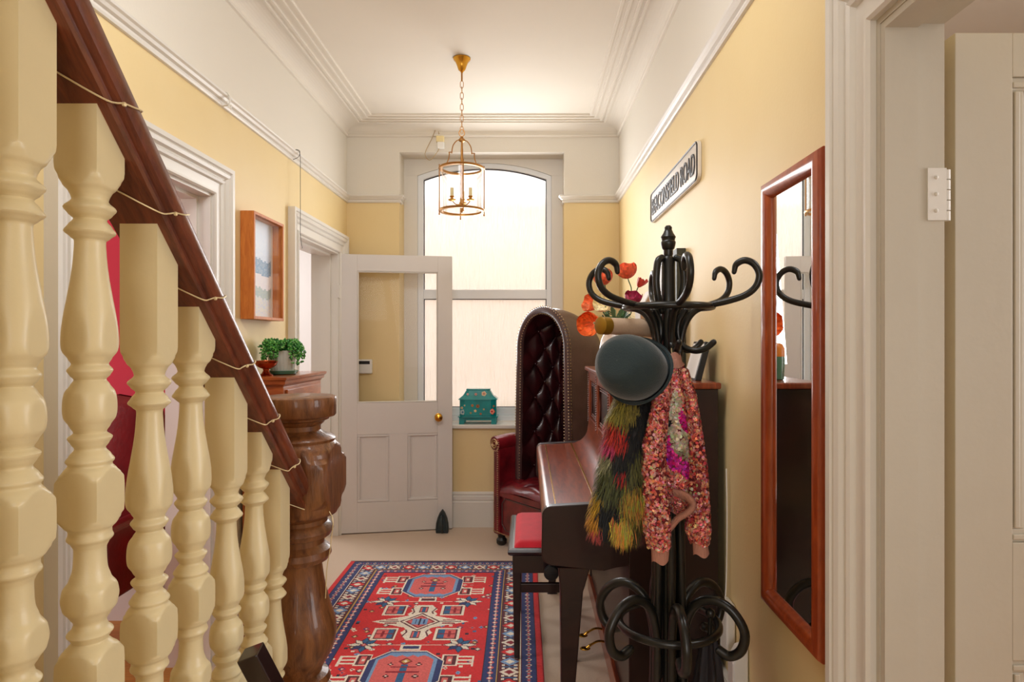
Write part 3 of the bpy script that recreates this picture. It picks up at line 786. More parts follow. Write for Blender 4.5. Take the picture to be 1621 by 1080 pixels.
for A2 in range(-8, 60):
    for B2 in range(0, 8):
        # buttons where both families of folds meet
        P_ = A2; Q_ = B2
        if (P_+Q_) % 2: continue
        a = P_/22; t = Q_/7
        if .03 < a < .97 and .05 < t < .99: 
            MB(CT).sphere(hood_pt(a, t*PI/2, .048, .40, 1.60), .009, 8, 5).build('upholstery_button', M['leather_in'], chair)
edge = [hood_pt(k/80, 0, .022, .42, 1.60)+Vector((0, -.004, 0)) for k in range(81)]
MB(CT).tube(edge, .026, 12).build('hood_edge_roll', M['leather_out'], chair)
st = MB(CT)
for inset, dv in ((-.006, -.006), (.0, -.022), (.046, -.020)):
    ln = [hood_pt(k/260, 0, inset, .42, 1.60)+Vector((0, dv, 0)) for k in range(261)]
    last = None
    for p in ln:
        if last is None or (p-last).length > .0125: st.sphere(p, .0042, 6, 4); last = p
# studs on the arm fronts and base
for u_ in (.012, .052, CW-.012, CW-.052):
    for k in range(40): st.sphere((u_, -.0445, .10+k*.0145), .004, 6, 4)
for k in range(50): st.sphere((.01+k*.0122, -.0445, .095), .004, 6, 4)
tag(st.build('stud_row', M['stud'], chair), kind='stuff')
# base, arms, seat
bs = MB(CT); bs.box(0, CW, -.02, .46, .075, .335); bs.build('seat_base', M['leather'], chair, bevel=.006)
pnl = MB(CT)
for z0, z1 in ((.115, .325),):
    c_ = .035; x0, x1 = .075, CW-.075
    oct_ = [(x0+c_, z0), (x1-c_, z0), (x1, z0+c_), (x1, z1-c_), (x1-c_, z1), (x0+c_, z1), (x0, z1-c_), (x0, z0+c_)]
    pnl.tube([(p[0], -.022, p[1]) for p in oct_], .005, 6, closed=True)
pnl.tube([(.06, -.022, .338), (CW-.06, -.022, .338)], .005, 6)
pnl.build('leather_piping', M['leather_out'], chair)
for sd in (0, 1):
    f = (lambda q: q) if sd == 0 else (lambda q: CW-q)
    ar = MB(CT)
    x0, x1 = sorted((f(0), f(.062)))
    ar.box(x0, x1, -.042, .30, .075, .66)
    ar.build('arm_panel', M['leather'], chair, bevel=.012, seg=3)
    rl = MB(CT)
    prof_ = [Vector((f(.022), -.045+q*.34, .682+.012*math.sin(q*3))) for q in [k/16 for k in range(17)]]
    rl.tube(prof_, [.053*(1-.06*math.cos(k*1.55)**8) for k in range(17)], 20)
    rl.build('arm_roll', M['leather'], chair)
    sc_ = MB(CT)
    sc_.tube([(f(.022)+ .036*math.cos(t)*(1-t/16), -.050, .682+.036*math.sin(t)*(1-t/16)) for t in [k*.35 for k in range(36)]], .004, 6)
    for k in range(20): sc_.sphere((f(.022)+.047*math.cos(k*PI/10), -.046, .682+.047*math.sin(k*PI/10)), .0036, 6, 4)
    sc_.build('scroll_trim', M['stud'], chair)
def seat(a, t):
    x = .062+a*(CW-.124); y = -.035+t*.47
    e = min(a, 1-a)*(CW-.124); ef = t*.47
    z = .415+.035*math.sin(PI*a)*.6
    A = a*5; B = t*4
    f = math.sqrt(abs(math.sin(PI*(A+B)/2)*math.sin(PI*(A-B)/2)))
    z += .022*f*min(1, ef*12)
    r_ = .055
    if ef < r_: z -= r_-math.sqrt(max(0, r_*r_-(r_-ef)**2))
    return Vector((x, y, z))
MB(CT).grid(seat, 60, 60).box(.062, CW-.062, -.033, .44, .335, .372).build('seat_cushion', M['leather'], chair)
for (u_, v_) in ((.04, -.0), (CW-.04, -.0), (.12, .42), (CW-.12, .42)):
    MB(CT).lathe([(0, .022), (.012, .034), (.035, .036), (.052, .024), (.06, .026), (.078, .03)], (u_, v_, 0), 20).build('foot', M['black_wood'], chair)

# ------------------------------------------------------------------ upright piano against the right wall
pn = empty('upright_piano', (.36, 2.83, 0), 'mahogany upright piano with closed keyboard lid against the right wall', 'piano')
PY0, PY1 = 2.15, 3.50
PXB = .650
for y in (PY0, PY1-.035):
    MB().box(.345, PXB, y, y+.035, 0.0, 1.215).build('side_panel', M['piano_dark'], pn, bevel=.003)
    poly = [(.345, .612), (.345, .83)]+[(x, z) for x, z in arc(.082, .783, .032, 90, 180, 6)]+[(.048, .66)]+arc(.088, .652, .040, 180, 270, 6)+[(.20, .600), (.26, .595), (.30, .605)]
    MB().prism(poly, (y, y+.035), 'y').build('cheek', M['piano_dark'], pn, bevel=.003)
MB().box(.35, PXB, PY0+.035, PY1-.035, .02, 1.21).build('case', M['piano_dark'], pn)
MB().box(.318, PXB+.005, PY0-.02, PY1+.02, 1.215, 1.237).build('top_lid', M['piano'], pn, bevel=.006, seg=3)
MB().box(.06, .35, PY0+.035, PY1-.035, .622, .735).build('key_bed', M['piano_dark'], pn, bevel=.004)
# closed fall: rounded front, flat top, sweeping up to the upper panel
fp = [(.052, .735), (.050, .765)]+arc(.078, .782, .028, 180, 90, 8)[1:]+[(.16, .813), (.235, .818)]+[(.235+.095*math.sin(t), .905-.087*math.cos(t)) for t in [PI/2*k/10 for k in range(1, 11)]]+[(.335, .93), (.352, .93), (.352, .735)]
MB().prism(fp, (PY0+.036, PY1-.036), 'y', True).build('keyboard_lid', M['piano'], pn)
MB().box(.234, .240, PY0+.037, PY1-.037, .8185, .8205).box(.095, .099, PY0+.037, PY1-.037, .810, .8125).build('lid_hinge', M['brass'], pn)
up_ = MB()
yy = [PY0+.036, 2.60, 3.05, PY1-.036]
up_.box(.335, .352, PY0+.036, PY1-.036, .93, .965).box(.335, .352, PY0+.036, PY1-.036, 1.165, 1.215)
for k, y in enumerate((PY0+.036, 2.56, 3.02, PY1-.10)): up_.box(.333, .352, y, y+.064, .93, 1.215)
up_.build('upper_frame', M['piano'], pn, bevel=.003)
pm = MB()
for y0, y1 in ((PY0+.10, 2.56), (2.624, 3.02), (3.084, PY1-.10)):
    for g, r_ in ((.012, .004), (.024, .003)):
        pm.tube([(.345, y0+g, .965+g), (.345, y1-g, .965+g), (.345, y1-g, 1.165-g), (.345, y0+g, 1.165-g)], r_, 6, closed=True)
pm.build('panel_moulding', M['mahog'], pn)
bd = MB()
for y in (2.56+.032, 3.02+.032, PY1-.068):
    for k in range(24): bd.sphere((.332, y, .945+k*.0112), .0052, 6, 4)
tag(bd.build('bead_carving', M['mahog'], pn), kind='stuff')
MB().box(.356, .372, PY0+.035, PY1-.035, .09, .60).build('lower_panel', M['piano'], pn, bevel=.003)
MB().box(.335, .365, PY0, PY1, 0, .085).build('plinth', M['piano'], pn, bevel=.003)
for y in (PY0+.004, PY1-.074):
    lg = MB(); vs = []
    for z, x0, x1, w_ in ((.605, .105, .215, .070), (.52, .112, .190, .066), (.06, .116, .154, .044), (0, .112, .158, .048)):
        yc = y+.035; vs += [(x0, yc-w_/2, z), (x1, yc-w_/2, z), (x1, yc+w_/2, z), (x0, yc+w_/2, z)]
    fs = [(s_*4+i, s_*4+(i+1) % 4, (s_+1)*4+(i+1) % 4, (s_+1)*4+i) for s_ in range(3) for i in range(4)]+[(0, 1, 2, 3), (12, 15, 14, 13)]
    lg.add(vs, fs, False); lg.build('leg', M['piano_dark'], pn, bevel=.004)
for y in (2.72, 2.84):
    MB().tube(spline([(.36, y, .075), (.31, y, .085), (.275, y, .07), (.255, y, .055)], 5), [.008]*11+[.010]*5, 10, flat=.5).sphere((.248, y, .053), .018, 12, 8, (1.3, .9, .35)).build('pedal', M['brass'], pn)

# ------------------------------------------------------------------ duet stool
sl_ = empty('piano_stool', (.07, 2.96, 0), 'dark wooden piano stool with red velvet seat', 'stool')
SX0, SX1, SY0, SY1 = -.072, .228, 2.69, 3.22
for x in (SX0+.008, SX1-.046):
    for y in (SY0+.008, SY1-.046):
        mb = MB(); vs = []
        for z, g in (((.0165 if x < .06 else 0), .007), (.40, 0)): vs += [(x+g, y+g, z), (x+.038-g, y+g, z), (x+.038-g, y+.038-g, z), (x+g, y+.038-g, z)]
        mb.add(vs, [(0, 1, 2, 3), (4, 7, 6, 5), (0, 4, 5, 1), (1, 5, 6, 2), (2, 6, 7, 3), (3, 7, 4, 0)], False)
        mb.build('leg', M['stoolwood'], sl_, bevel=.002)
MB().box(SX0+.008, SX1-.008, SY0+.008, SY0+.030, .385, .465).box(SX0+.008, SX1-.008, SY1-.030, SY1-.008, .385, .465).box(SX0+.008, SX0+.03, SY0+.03, SY1-.03, .385, .465).box(SX1-.03, SX1-.008, SY0+.03, SY1-.03, .385, .465).build('seat_apron', M['stoolwood'], sl_, bevel=.002)
MB().box(SX0+.01, SX1-.01, SY0+.012, SY0+.034, .30, .338).build('stretcher', M['stoolwood'], sl_, bevel=.002)
MB().box(SX0+.01, SX1-.01, SY1-.034, SY1-.012, .30, .338).build('stretcher', M['stoolwood'], sl_, bevel=.002)
rim = [(z, e) for z, e in ((.462, .0), (.470, -.010), (.480, -.012), (.488, -.006), (.492, .008))]
mb = MB(); vs = []
for z, e in rim: vs += [(SX0+e, SY0+e, z), (SX1-e, SY0+e, z), (SX1-e, SY1-e, z), (SX0+e, SY1-e, z)]
mb.add(vs, [(s_*4+i, s_*4+(i+1) % 4, (s_+1)*4+(i+1) % 4, (s_+1)*4+i) for s_ in range(len(rim)-1) for i in range(4)]+[(0, 3, 2, 1), tuple((len(rim)-1)*4+i for i in range(4))], False)
mb.build('seat_rim', M['stoolwood'], sl_)
def cush(a, t):
    x = SX0+.014+a*(SX1-SX0-.028); y = SY0+.014+t*(SY1-SY0-.028)
    e = min(a*(SX1-SX0), (1-a)*(SX1-SX0), t*(SY1-SY0), (1-t)*(SY1-SY0))
    return Vector((x, y, .490+.024*min(1, (e/.03))**.5+.006*math.sin(PI*a)*math.sin(PI*t)))
MB().grid(cush, 30, 40).build('seat', M['velvet'], sl_)
RY = Matrix.Rotation(PI/2, 3, 'X')
for y, s_ in ((SY0+.008, 1), (SY1-.008, -1)):
    R_ = Matrix.Rotation(PI/2*s_, 3, 'X')
    MB().lathe([(0, .010), (.022, .010), (.024, .026), (.030, .031), (.046, .032), (.052, .028), (.054, .01)], (.10, y, .402), 20, R_).build('knob', M['black'], sl_)

# ------------------------------------------------------------------ hanging lantern
LX, LY = -.371, 3.57
ln = empty('hanging_lantern', (LX, LY, ZC), 'brass and glass cylindrical lantern hanging on a chain from the ceiling', 'ceiling light')
MB().lathe([(ZC, .048), (ZC-.004, .050), (ZC-.010, .047), (ZC-.022, .036), (ZC-.045, .027), (ZC-.066, .020), (ZC-.075, .010), (ZC-.085, .004)], (LX, LY, 0), 28).build('ceiling_rose', M['brass'], ln)
ch = MB(); z = ZC-.085; k = 0
ch.tube([(LX, LY, z+.01), (LX, LY, z-.045)], .005, 8); z -= .045
while z > 2.565:
    ax = (1, 0) if k % 2 == 0 else (0, 1); h = .038; w_ = .0085
    pts = [(LX+ax[0]*w_*cx, LY+ax[1]*w_*cx, z-h/2+h/2*cz) for cx, cz in ((-1, .6), (-.6, 1), (.6, 1), (1, .6), (1, -.6), (.6, -1), (-.6, -1), (-1, -.6))]
    ch.tube(pts, .0018, 6, closed=True); z -= h-.006; k += 1
ch.tube([(LX+.016*math.cos(t), LY, 2.552+.020*math.sin(t)) for t in [k*PI/8 for k in range(16)]], .0025, 6, closed=True)
ch.build('chain', M['old_brass'], ln)
R0 = .124; ZT, ZBt = 2.350, 2.112
for z in (ZT, ZBt):
    MB().lathe([(z-.006, R0+.004), (z-.006, R0-.012), (z+.006, R0-.012), (z+.006, R0+.004), (z, R0+.007), (z-.006, R0+.004)], (LX, LY, 0), 48, cap=False).build('ring', M['old_brass'], ln)
MB().lathe([(ZBt+.006, R0-.010), (ZT-.006, R0-.010)], (LX, LY, 0), 48, cap=False).build('glass_cylinder', M['glass'], ln)
for k in range(4):
    a = PI/4+k*PI/2-.62; x, y = LX+(R0+.002)*math.cos(a), LY+(R0+.002)*math.sin(a)
    MB().tube([(x, y, ZBt-.02), (x, y, ZT+.02)], .0032, 8).sphere((x, y, ZBt-.022), .005, 8, 5).build('upright_rod', M['old_brass'], ln)
    pr = [(.110, 2.358), (.092, 2.368), (.075, 2.40), (.070, 2.432), (.072, 2.440), (.058, 2.440), (.056, 2.435), (.055, 2.455), (.048, 2.482), (.030, 2.506), (.012, 2.512), (.004, 2.505)]
    MB().tube(spline([(LX+r*math.cos(a), LY+r*math.sin(a), z) for r, z in pr], 4), .0030, 8).build('scroll_arm', M['old_brass'], ln)
MB().lathe([(2.13, .004), (2.14, .005), (2.50, .005), (2.505, .016), (2.515, .018), (2.525, .010), (2.532, .005)], (LX, LY, 0), 14).lathe([(2.10, .002), (2.108, .006), (2.13, .007)], (LX, LY, 0), 12).build('stem', M['old_brass'], ln)
MB().lathe([(2.145, .006), (2.15, .012), (2.155, .006)], (LX, LY, 0), 16).tube(spline([(LX-.052, LY-.03, 2.165), (LX-.03, LY-.016, 2.145), (LX, LY, 2.15), (LX+.03, LY-.016, 2.145), (LX+.052, LY-.03, 2.165)], 4), .003, 6).tube(spline([(LX, LY, 2.15), (LX, LY+.03, 2.145), (LX, LY+.055, 2.165)], 4), .003, 6).build('candle_arm', M['brass'], ln)
for (dx, dy) in ((-.052, -.03), (.052, -.03), (0, .055)):
    c = (LX+dx, LY+dy, 0)
    cu_ = MB().lathe([(2.160, .004), (2.164, .020), (2.170, .022), (2.172, .010), (2.180, .008), (2.186, .014), (2.190, .012)], c, 16).build('drip_cup', M['brass'], ln)
    MB().lathe([(2.190, .0095), (2.235, .0095)], c, 14).build('candle_sleeve', M['ivory'], ln)
    MB().lathe([(2.235, .006), (2.245, .011), (2.262, .013), (2.280, .009), (2.298, .003), (2.305, .0008)], c, 14).build('bulb', M['glass'], ln)

# ------------------------------------------------------------------ mirror, sign, pictures
mr = empty('wall_mirror', (XR, 1.59, 1.235), 'tall narrow mirror in a reddish wooden frame on the right wall', 'mirror')
my0, my1, mz0, mz1, fw = 1.412, 1.768, .655, 1.815, .048
mb = MB()
pf = [(0, 0), (0, -.016), (.006, -.026), (.018, -.030), (.032, -.028), (.042, -.020), (fw, -.010), (fw, 0)]
vs = []; n = len(pf)
for (sy, sz) in ((0, 0), (1, 0), (1, 1), (0, 1)):
    for (o, p) in pf:
        vs.append((XR+p-.001, my0+o if sy == 0 else my1-o, mz0+o if sz == 0 else mz1-o))
mb.add(vs, [(s_*n+i, s_*n+i+1, ((s_+1) % 4)*n+i+1, ((s_+1) % 4)*n+i) for s_ in range(4) for i in range(n-1)], True)
mb.build('mirror_frame', M['mirrorwood'], mr)
MB().box(XR-.011, XR-.004, my0+fw-.004, my1-fw+.004, mz0+fw-.004, mz1-fw+.004).build('mirror_glass', M['mirror'], mr)

sg = empty('street_sign', (XR, 2.92, 2.08), 'cast street name sign with black raised letters on the right wall', 'sign')
def rrect(x0, x1, y0, y1, r, n=6):
    return arc(x1-r, y1-r, r, 0, 90, n)+arc(x0+r, y1-r, r, 90, 180, n)+arc(x0+r, y0+r, r, 180, 270, n)+arc(x1-r, y0+r, r, 270, 360, n)
MB().prism(rrect(2.455, 3.385, 2.005, 2.165, .03), (XR-.016, XR-.001), 'x').build('sign_plate', M['signwhite'], sg, bevel=.002)
rr_ = rrect(2.461, 3.379, 2.011, 2.159, .026)
MB().tube([(XR-.0175, p[0], p[1]) for p in rr_], .0035, 6, closed=True).build('sign_border', M['signblack'], sg)
def text_mesh(txt, w_, h_, depth, name, m, parent, Tm):
    cu = bpy.data.curves.new(name, 'FONT'); cu.body = txt; cu.size = 1; cu.extrude = .5; cu.align_x = 'CENTER'; cu.align_y = 'CENTER'; cu.offset = .0
    ob = bpy.data.objects.new(name+'_tmp', cu); COL.objects.link(ob)
    bpy.context.view_layer.update()
    dg = bpy.context.evaluated_depsgraph_get()
    me = bpy.data.meshes.new_from_object(ob.evaluated_get(dg)); bpy.data.objects.remove(ob)
    co = np.array([v.co[:] for v in me.vertices]); lo = co.min(0); hi = co.max(0)
    co = (co-(lo+hi)/2)/(hi-lo)*np.array([w_, h_, depth])
    for v, c in zip(me.vertices, co): v.co = Tm @ Vector(c)
    me.materials.clear(); me.materials.append(m); me.update()
    o = bpy.data.objects.new(name, me); COL.objects.link(o); o.parent = parent; o.matrix_parent_inverse = WM[parent.name].inverted(); WM[o.name] = Matrix.Identity(4)
    return o
TS = Matrix(((0, 0, -1, XR-.017), (-1, 0, 0, 2.92), (0, 1, 0, 2.083), (0, 0, 0, 1)))
text_mesh('BEACONSFIELD ROAD', .85, .085, .006, 'lettering', M['signblack'], sg, TS)

bp2 = empty('box_framed_picture', (XL, 3.12, 1.73), 'deep pine box frame holding a pale seascape print on the left wall', 'picture')
y0, y1, z0, z1, xf = 2.94, 3.30, 1.48, 1.985, XL+.066
MB().box(XL+.001, xf, y0, y0+.014, z0, z1).box(XL+.001, xf, y1-.014, y1, z0, z1).box(XL+.001, xf, y0+.014, y1-.014, z0, z0+.014).box(XL+.001, xf, y0+.014, y1-.014, z1-.014, z1).build('picture_frame', M['pine'], bp2, bevel=.0015)
MB().box(XL+.002, XL+.012, y0+.014, y1-.014, z0+.014, z1-.014).build('picture_mount', M['paper'], bp2)
def seascape(a, t):
    w_ = .012*math.sin(a*9+1)+.006*math.sin(a*31)
    n_ = random.random()
    t2 = t+w_
    if t2 > .60: c = (220-12*n_, 234-6*n_, 252)
    elif t2 > .44: c = (110+50*n_, 156+30*n_, 196+14*n_)
    elif t2 > .30: c = (238-6*n_, 236-6*n_, 240)
    elif t2 > .20: c = (168+20*n_, 192+10*n_, 196)
    else: c = (224-20*n_*n_, 226-10*n_, 216+16*n_)
    return rgb(*c)
ms = MB(); nu, nv = 28, 60
for j in range(nv):
    for i in range(nu):
        ya, yb = [y0+.026+(y1-y0-.066)*q/nu for q in (i, i+1)]; za, zb_ = [z0+.018+(z1-z0-.036)*q/nv for q in (j, j+1)]
        ms.col = seascape((i+.5)/nu, (j+.5)/nv); ms.add([(XL+.014, ya, za), (XL+.014, yb, za), (XL+.014, yb, zb_), (XL+.014, ya, zb_)], [(0, 1, 2, 3)], False)
M['print'] = mat('printed_paper', (1, 1, 1), .35, attr='Col')
ms.build('print', M['print'], bp2)
MB().box(xf-.012, xf-.009, y0+.014, y1-.014, z0+.014, z1-.014).build('picture_glass', M['museum_glass'], bp2)

dp = empty('dark_framed_picture', (XR, 2.94, 1.52), 'dark green framed picture on the right wall behind the coat stand', 'picture')
y0, y1, z0, z1 = 2.70, 3.17, 1.265, 1.775
MB().box(XR-.040, XR-.001, y0, y0+.03, z0, z1).box(XR-.040, XR-.001, y1-.03, y1, z0, z1).box(XR-.040, XR-.001, y0+.03, y1-.03, z0, z0+.03).box(XR-.040, XR-.001, y0+.03, y1-.03, z1-.03, z1).build('picture_frame', M['darkframe'], dp, bevel=.002)
MB().box(XR-.03, XR-.002, y0+.03, y1-.03, z0+.03, z1-.03).build('picture_mount', M['paper'], dp)
# hanging wire and rail hooks
hk = MB()
hy = 1338/(835-462)
hk.tube(spline([(XL+.004, hy-.012, 2.40), (XL+.042, hy-.01, 2.42), (XL+.046, hy-.005, 2.455), (XL+.02, hy, 2.462), (XL+.046, hy, 2.44), (XL+.048, hy, 2.30)], 5), .0016, 6)
hk.tube(spline([(XL+.048, hy, 2.30), (XL+.048, hy, 2.02), (XL+.047, hy, 1.995), (XL+.050, hy+.014, 1.93), (XL+.052, hy+.02, 1.91), (XL+.052, hy+.012, 1.905)], 5), .0016, 6)
tag(hk.build('picture_hook', M['grey_wire']), 'long grey wire hook hanging from the left picture rail by the far doorway', 'hook')
hk = MB(); hy = 2.75
hk.tube(spline([(XL+.012, hy, 2.40), (XL+.040, hy, 2.41), (XL+.042, hy, 2.44), (XL+.03, hy, 2.458), (XL+.006, hy, 2.462)], 5), .006, 8, flat=.4)
hk.tube(spline([(XL+.03, hy, 2.42), (XL+.045, hy, 2.39), (XL+.05, hy, 2.405)], 5), .003, 8)
tag(hk.build('picture_hook', M['trim']), 'white painted moulding hook on the left picture rail above the first doorway', 'hook')

# ------------------------------------------------------------------ cabinet with plant and copper bowl
cb = empty('wooden_cabinet', (-1.21, 3.17, 0), 'orange brown wooden cabinet with moulded top against the left wall', 'cabinet')
cx0, cx1, cy0, cy1, cz = XL+.024, -1.125, 2.91, 3.44, 1.165
MB().box(cx0, cx1, cy0, cy1, .06, cz).build('cabinet_body', M['cab'], cb, bevel=.003)
mb = MB()
tp = [(0, cz), (.004, cz+.008), (.012, cz+.012), (.014, cz+.026), (.022, cz+.034), (.024, cz+.044), (.018, cz+.047)]
vs = []
for (o, z) in tp: vs += [(cx0, cy0-o, z), (cx1+o, cy0-o, z), (cx1+o, cy1+o, z), (cx0, cy1+o, z)]
mb.add(vs, [(s_*4+i, s_*4+(i+1) % 4, (s_+1)*4+(i+1) % 4, (s_+1)*4+i) for s_ in range(len(tp)-1) for i in range(4)]+[(0, 3, 2, 1), tuple((len(tp)-1)*4+i for i in range(4))], False)
mb.build('cabinet_top', M['cab'], cb)
MB().box(cx0, cx1+.012, cy0-.012, cy1+.012, 0, .07).build('plinth', M['cab'], cb, bevel=.004)
for z0, z1 in ((1.0, 1.15), (.82, .98)):
    dwr = MB().box(cx1, cx1+.010, cy0+.03, cy1-.03, z0, z1).build('drawer', M['cab'], cb, bevel=.003)
    RX_ = Matrix.Rotation(PI/2, 3, 'Y')
    for y in (cy0+.11, cy1-.11): MB().lathe([(0, .008), (.01, .007), (.018, .013), (.026, .015), (.030, .008)], (cx1+.010, y, (z0+z1)/2), 14, RX_).build('knob', M['mahog'], dwr)
for y0, y1 in ((cy0+.03, 3.165), (3.185, cy1-.03)):
    dv = MB().box(cx1, cx1+.010, y0, y1, .10, .80).build('cabinet_door', M['cab'], cb, bevel=.003)
    MB().tube([(cx1+.011, y0+.04, .14), (cx1+.011, y1-.04, .14), (cx1+.011, y1-.04, .76), (cx1+.011, y0+.04, .76)], .005, 6, closed=True).build('door_moulding', M['cab'], dv)
ct = cz+.047
pt = empty('potted_succulent', (-1.215, 3.13, ct), 'green trailing succulent in a grey ribbed pot on the wooden cabinet', 'plant')
pc = (-1.215, 3.13, ct)
MB().lathe([(0.0, .060), (.004, .070), (.018, .076), (.020, .074), (.016, .066), (.008, .060)], pc, 32).build('saucer', M['green_glaze'], pt)
mb = MB(); vs = []; seg = 96; rows = [(.010, .048), (.012, .052), (.035, .058), (.09, .064), (.118, .064), (.118, .058), (.105, .056)]
for z, r in rows:
    for i in range(seg):
        t = 2*PI*i/seg; rr = r+(.0016*math.cos(i*PI/2) if .02 < z < .11 else 0); vs.append((pc[0]+rr*math.cos(t), pc[1]+rr*math.sin(t), pc[2]+z))
mb.add(vs, [(j*seg+i, j*seg+(i+1) % seg, (j+1)*seg+(i+1) % seg, (j+1)*seg+i) for j in range(len(rows)-1) for i in range(seg)]+[tuple(range(seg))[::-1], tuple((len(rows)-1)*seg+i for i in range(seg))])
mb.build('pot', M['grey_ceramic'], pt)
lf = MB(); rr = random.Random(5)
for k in range(95):
    a = rr.random()*2*PI; r0 = .012+.045*rr.random(); out = .075+.030*rr.random(); dz = -.085*rr.random()**1.5+.02
    p0 = Vector((pc[0]+r0*math.cos(a), pc[1]+r0*math.sin(a), pc[2]+.115)); pm_ = p0+Vector((math.cos(a)*(out-r0)*.6, math.sin(a)*(out-r0)*.6, .035+.02*rr.random())); pe = Vector((pc[0]+out*math.cos(a), pc[1]+out*math.sin(a), pc[2]+.115+dz))
    line = spline([p0, pm_, pe], 5)
    for j, p in enumerate(line):
        for q in range(3):
            lf.col = [rgb(52, 132, 50), rgb(88, 168, 72), rgb(40, 104, 44), rgb(132, 196, 108)][rr.randrange(4)]
            d = Vector((rr.uniform(-1, 1), rr.uniform(-1, 1), rr.uniform(-.4, 1))).normalized()*.007
            lf.sphere(p+d, .0042, 5, 4, (1, .8, 1.5), Matrix.Rotation(rr.random()*3, 3, d))
tag(lf.build('foliage', M['leaf'], pt), kind='stuff')
c = (-1.235, 2.985, ct)
tag(MB().lathe([(0, .032), (.004, .033), (.012, .020), (.026, .013), (.034, .016), (.040, .032), (.050, .046), (.064, .052), (.072, .053), (.072, .050), (.058, .044), (.046, .028), (.044, .004)], c, 32).build('copper_bowl', M['copper']), 'small footed copper bowl on the cabinet beside the plant', 'bowl')

# ------------------------------------------------------------------ teal painted box on the window sill
bx = empty('painted_casket', (-.368, 4.745, WZ0), 'teal lacquer casket painted with flowers on the window sill', 'box')
TX, TY, TZ = -.368, 4.745, WZ0
def octa(hw, hd, c_): return [(-hw, -hd+c_), (-hw+c_*1.8, -hd), (hw-c_*1.8, -hd), (hw, -hd+c_), (hw, hd), (-hw, hd)]
def stack(rows, name, m_, par):
    mb = MB(); vs = []; n = 6
    for z, hw, hd, c_ in rows: vs += [(TX+x, TY+y, TZ+z) for x, y in octa(hw, hd, c_)]
    mb.add(vs, [(s_*n+i, s_*n+(i+1) % n, (s_+1)*n+(i+1) % n, (s_+1)*n+i) for s_ in range(len(rows)-1) for i in range(n)]+[tuple(range(n))[::-1], tuple((len(rows)-1)*n+i for i in range(n))], False)
    return mb.build(name, m_, par, bevel=.002)
stack([(.058, .136, .070, .022), (.180, .136, .070, .022)], 'casket_body', M['teal'], bx)
stack([(.050, .149, .078, .022), (.058, .149, .078, .022)], 'base_plate', M['teal'], bx)
stack([(.180, .146, .076, .024), (.186, .144, .075, .024), (.212, .112, .055, .018), (.250, .088, .040, .012), (.256, .090, .042, .012), (.260, .088, .040, .012)], 'casket_lid', M['teal'], bx)
ft = MB()
for sx in (-1, 1):
    for sy in (-1, 1):
        x = TX+sx*.118; y = TY+sy*.058
        ft.box(x-.018, x+.018, y-.008, y+.008, TZ, TZ+.051); ft.box(TX+sx*.134-.004, TX+sx*.134+.004, y-.014, y+.014, TZ, TZ+.051)
ft.box(TX-.12, TX+.12, TY-.062, TY-.054, TZ+.030, TZ+.051)
ft.build('foot', M['teal'], bx)
rr = random.Random(9)
def flower(x, z, r, cols, y):
    fl = MB()
    for q, (c_, f) in enumerate(zip(cols, (1, .72, .4))):
        fl.col = rgb(*c_); n = 14
        vs = [(x+r*f*(1+.12*math.cos(5*t))*math.cos(t), y-.0006*(q+1), z+r*f*(1+.12*math.cos(5*t))*math.sin(t)) for t in [2*PI*i/n for i in range(n)]]
        fl.add(vs, [tuple(range(n))], False)
    fl.build('painted_flower', M['gold_teal'], bx)
yf = TY-.0715
for x, z, r, cs in ((-.040, .140, .010, ((150, 96, 50), (190, 130, 60), (110, 60, 40))), (.0, .135, .014, ((120, 80, 50), (170, 110, 60), (90, 50, 30))), (-.018, .10, .010, ((230, 214, 160), (200, 150, 80), (240, 230, 200))),
                    (.022, .078, .008, ((150, 80, 50), (210, 120, 70), (90, 60, 40))), (-.052, .085, .008, ((120, 130, 90), (200, 190, 120), (90, 70, 50))), (.045, .112, .007, ((200, 170, 110), (120, 90, 60), (240, 220, 180)))):
    flower(TX+x, TZ+z, r, cs, yf)
for x, z, r, cs in ((.105, .095, .021, ((226, 84, 60), (240, 170, 140), (190, 40, 44))), (.118, .135, .008, ((140, 100, 60), (180, 140, 90), (90, 60, 40))), (-.112, .090, .021, ((120, 160, 170), (180, 200, 190), (70, 120, 150))),
                    (-.118, .122, .009, ((226, 220, 180), (150, 90, 60), (200, 200, 150))), (-.098, .140, .006, ((226, 220, 180), (150, 90, 60), (200, 200, 150)))):
    flower(TX+x, TZ+z, r, cs, TY-.0585-.012*(1-abs(abs(x)-.1)/.04))
for x, z, r, cs in ((.045, .226, .018, ((240, 220, 180), (226, 190, 150), (200, 140, 120))), (-.015, .222, .010, ((210, 140, 130), (236, 190, 170), (160, 60, 60))), (-.075, .222, .009, ((210, 150, 150), (230, 200, 190), (190, 120, 120)))):
    flower(TX+x, TZ+z, r, cs, TY-.066+ (z-.2)*.35)

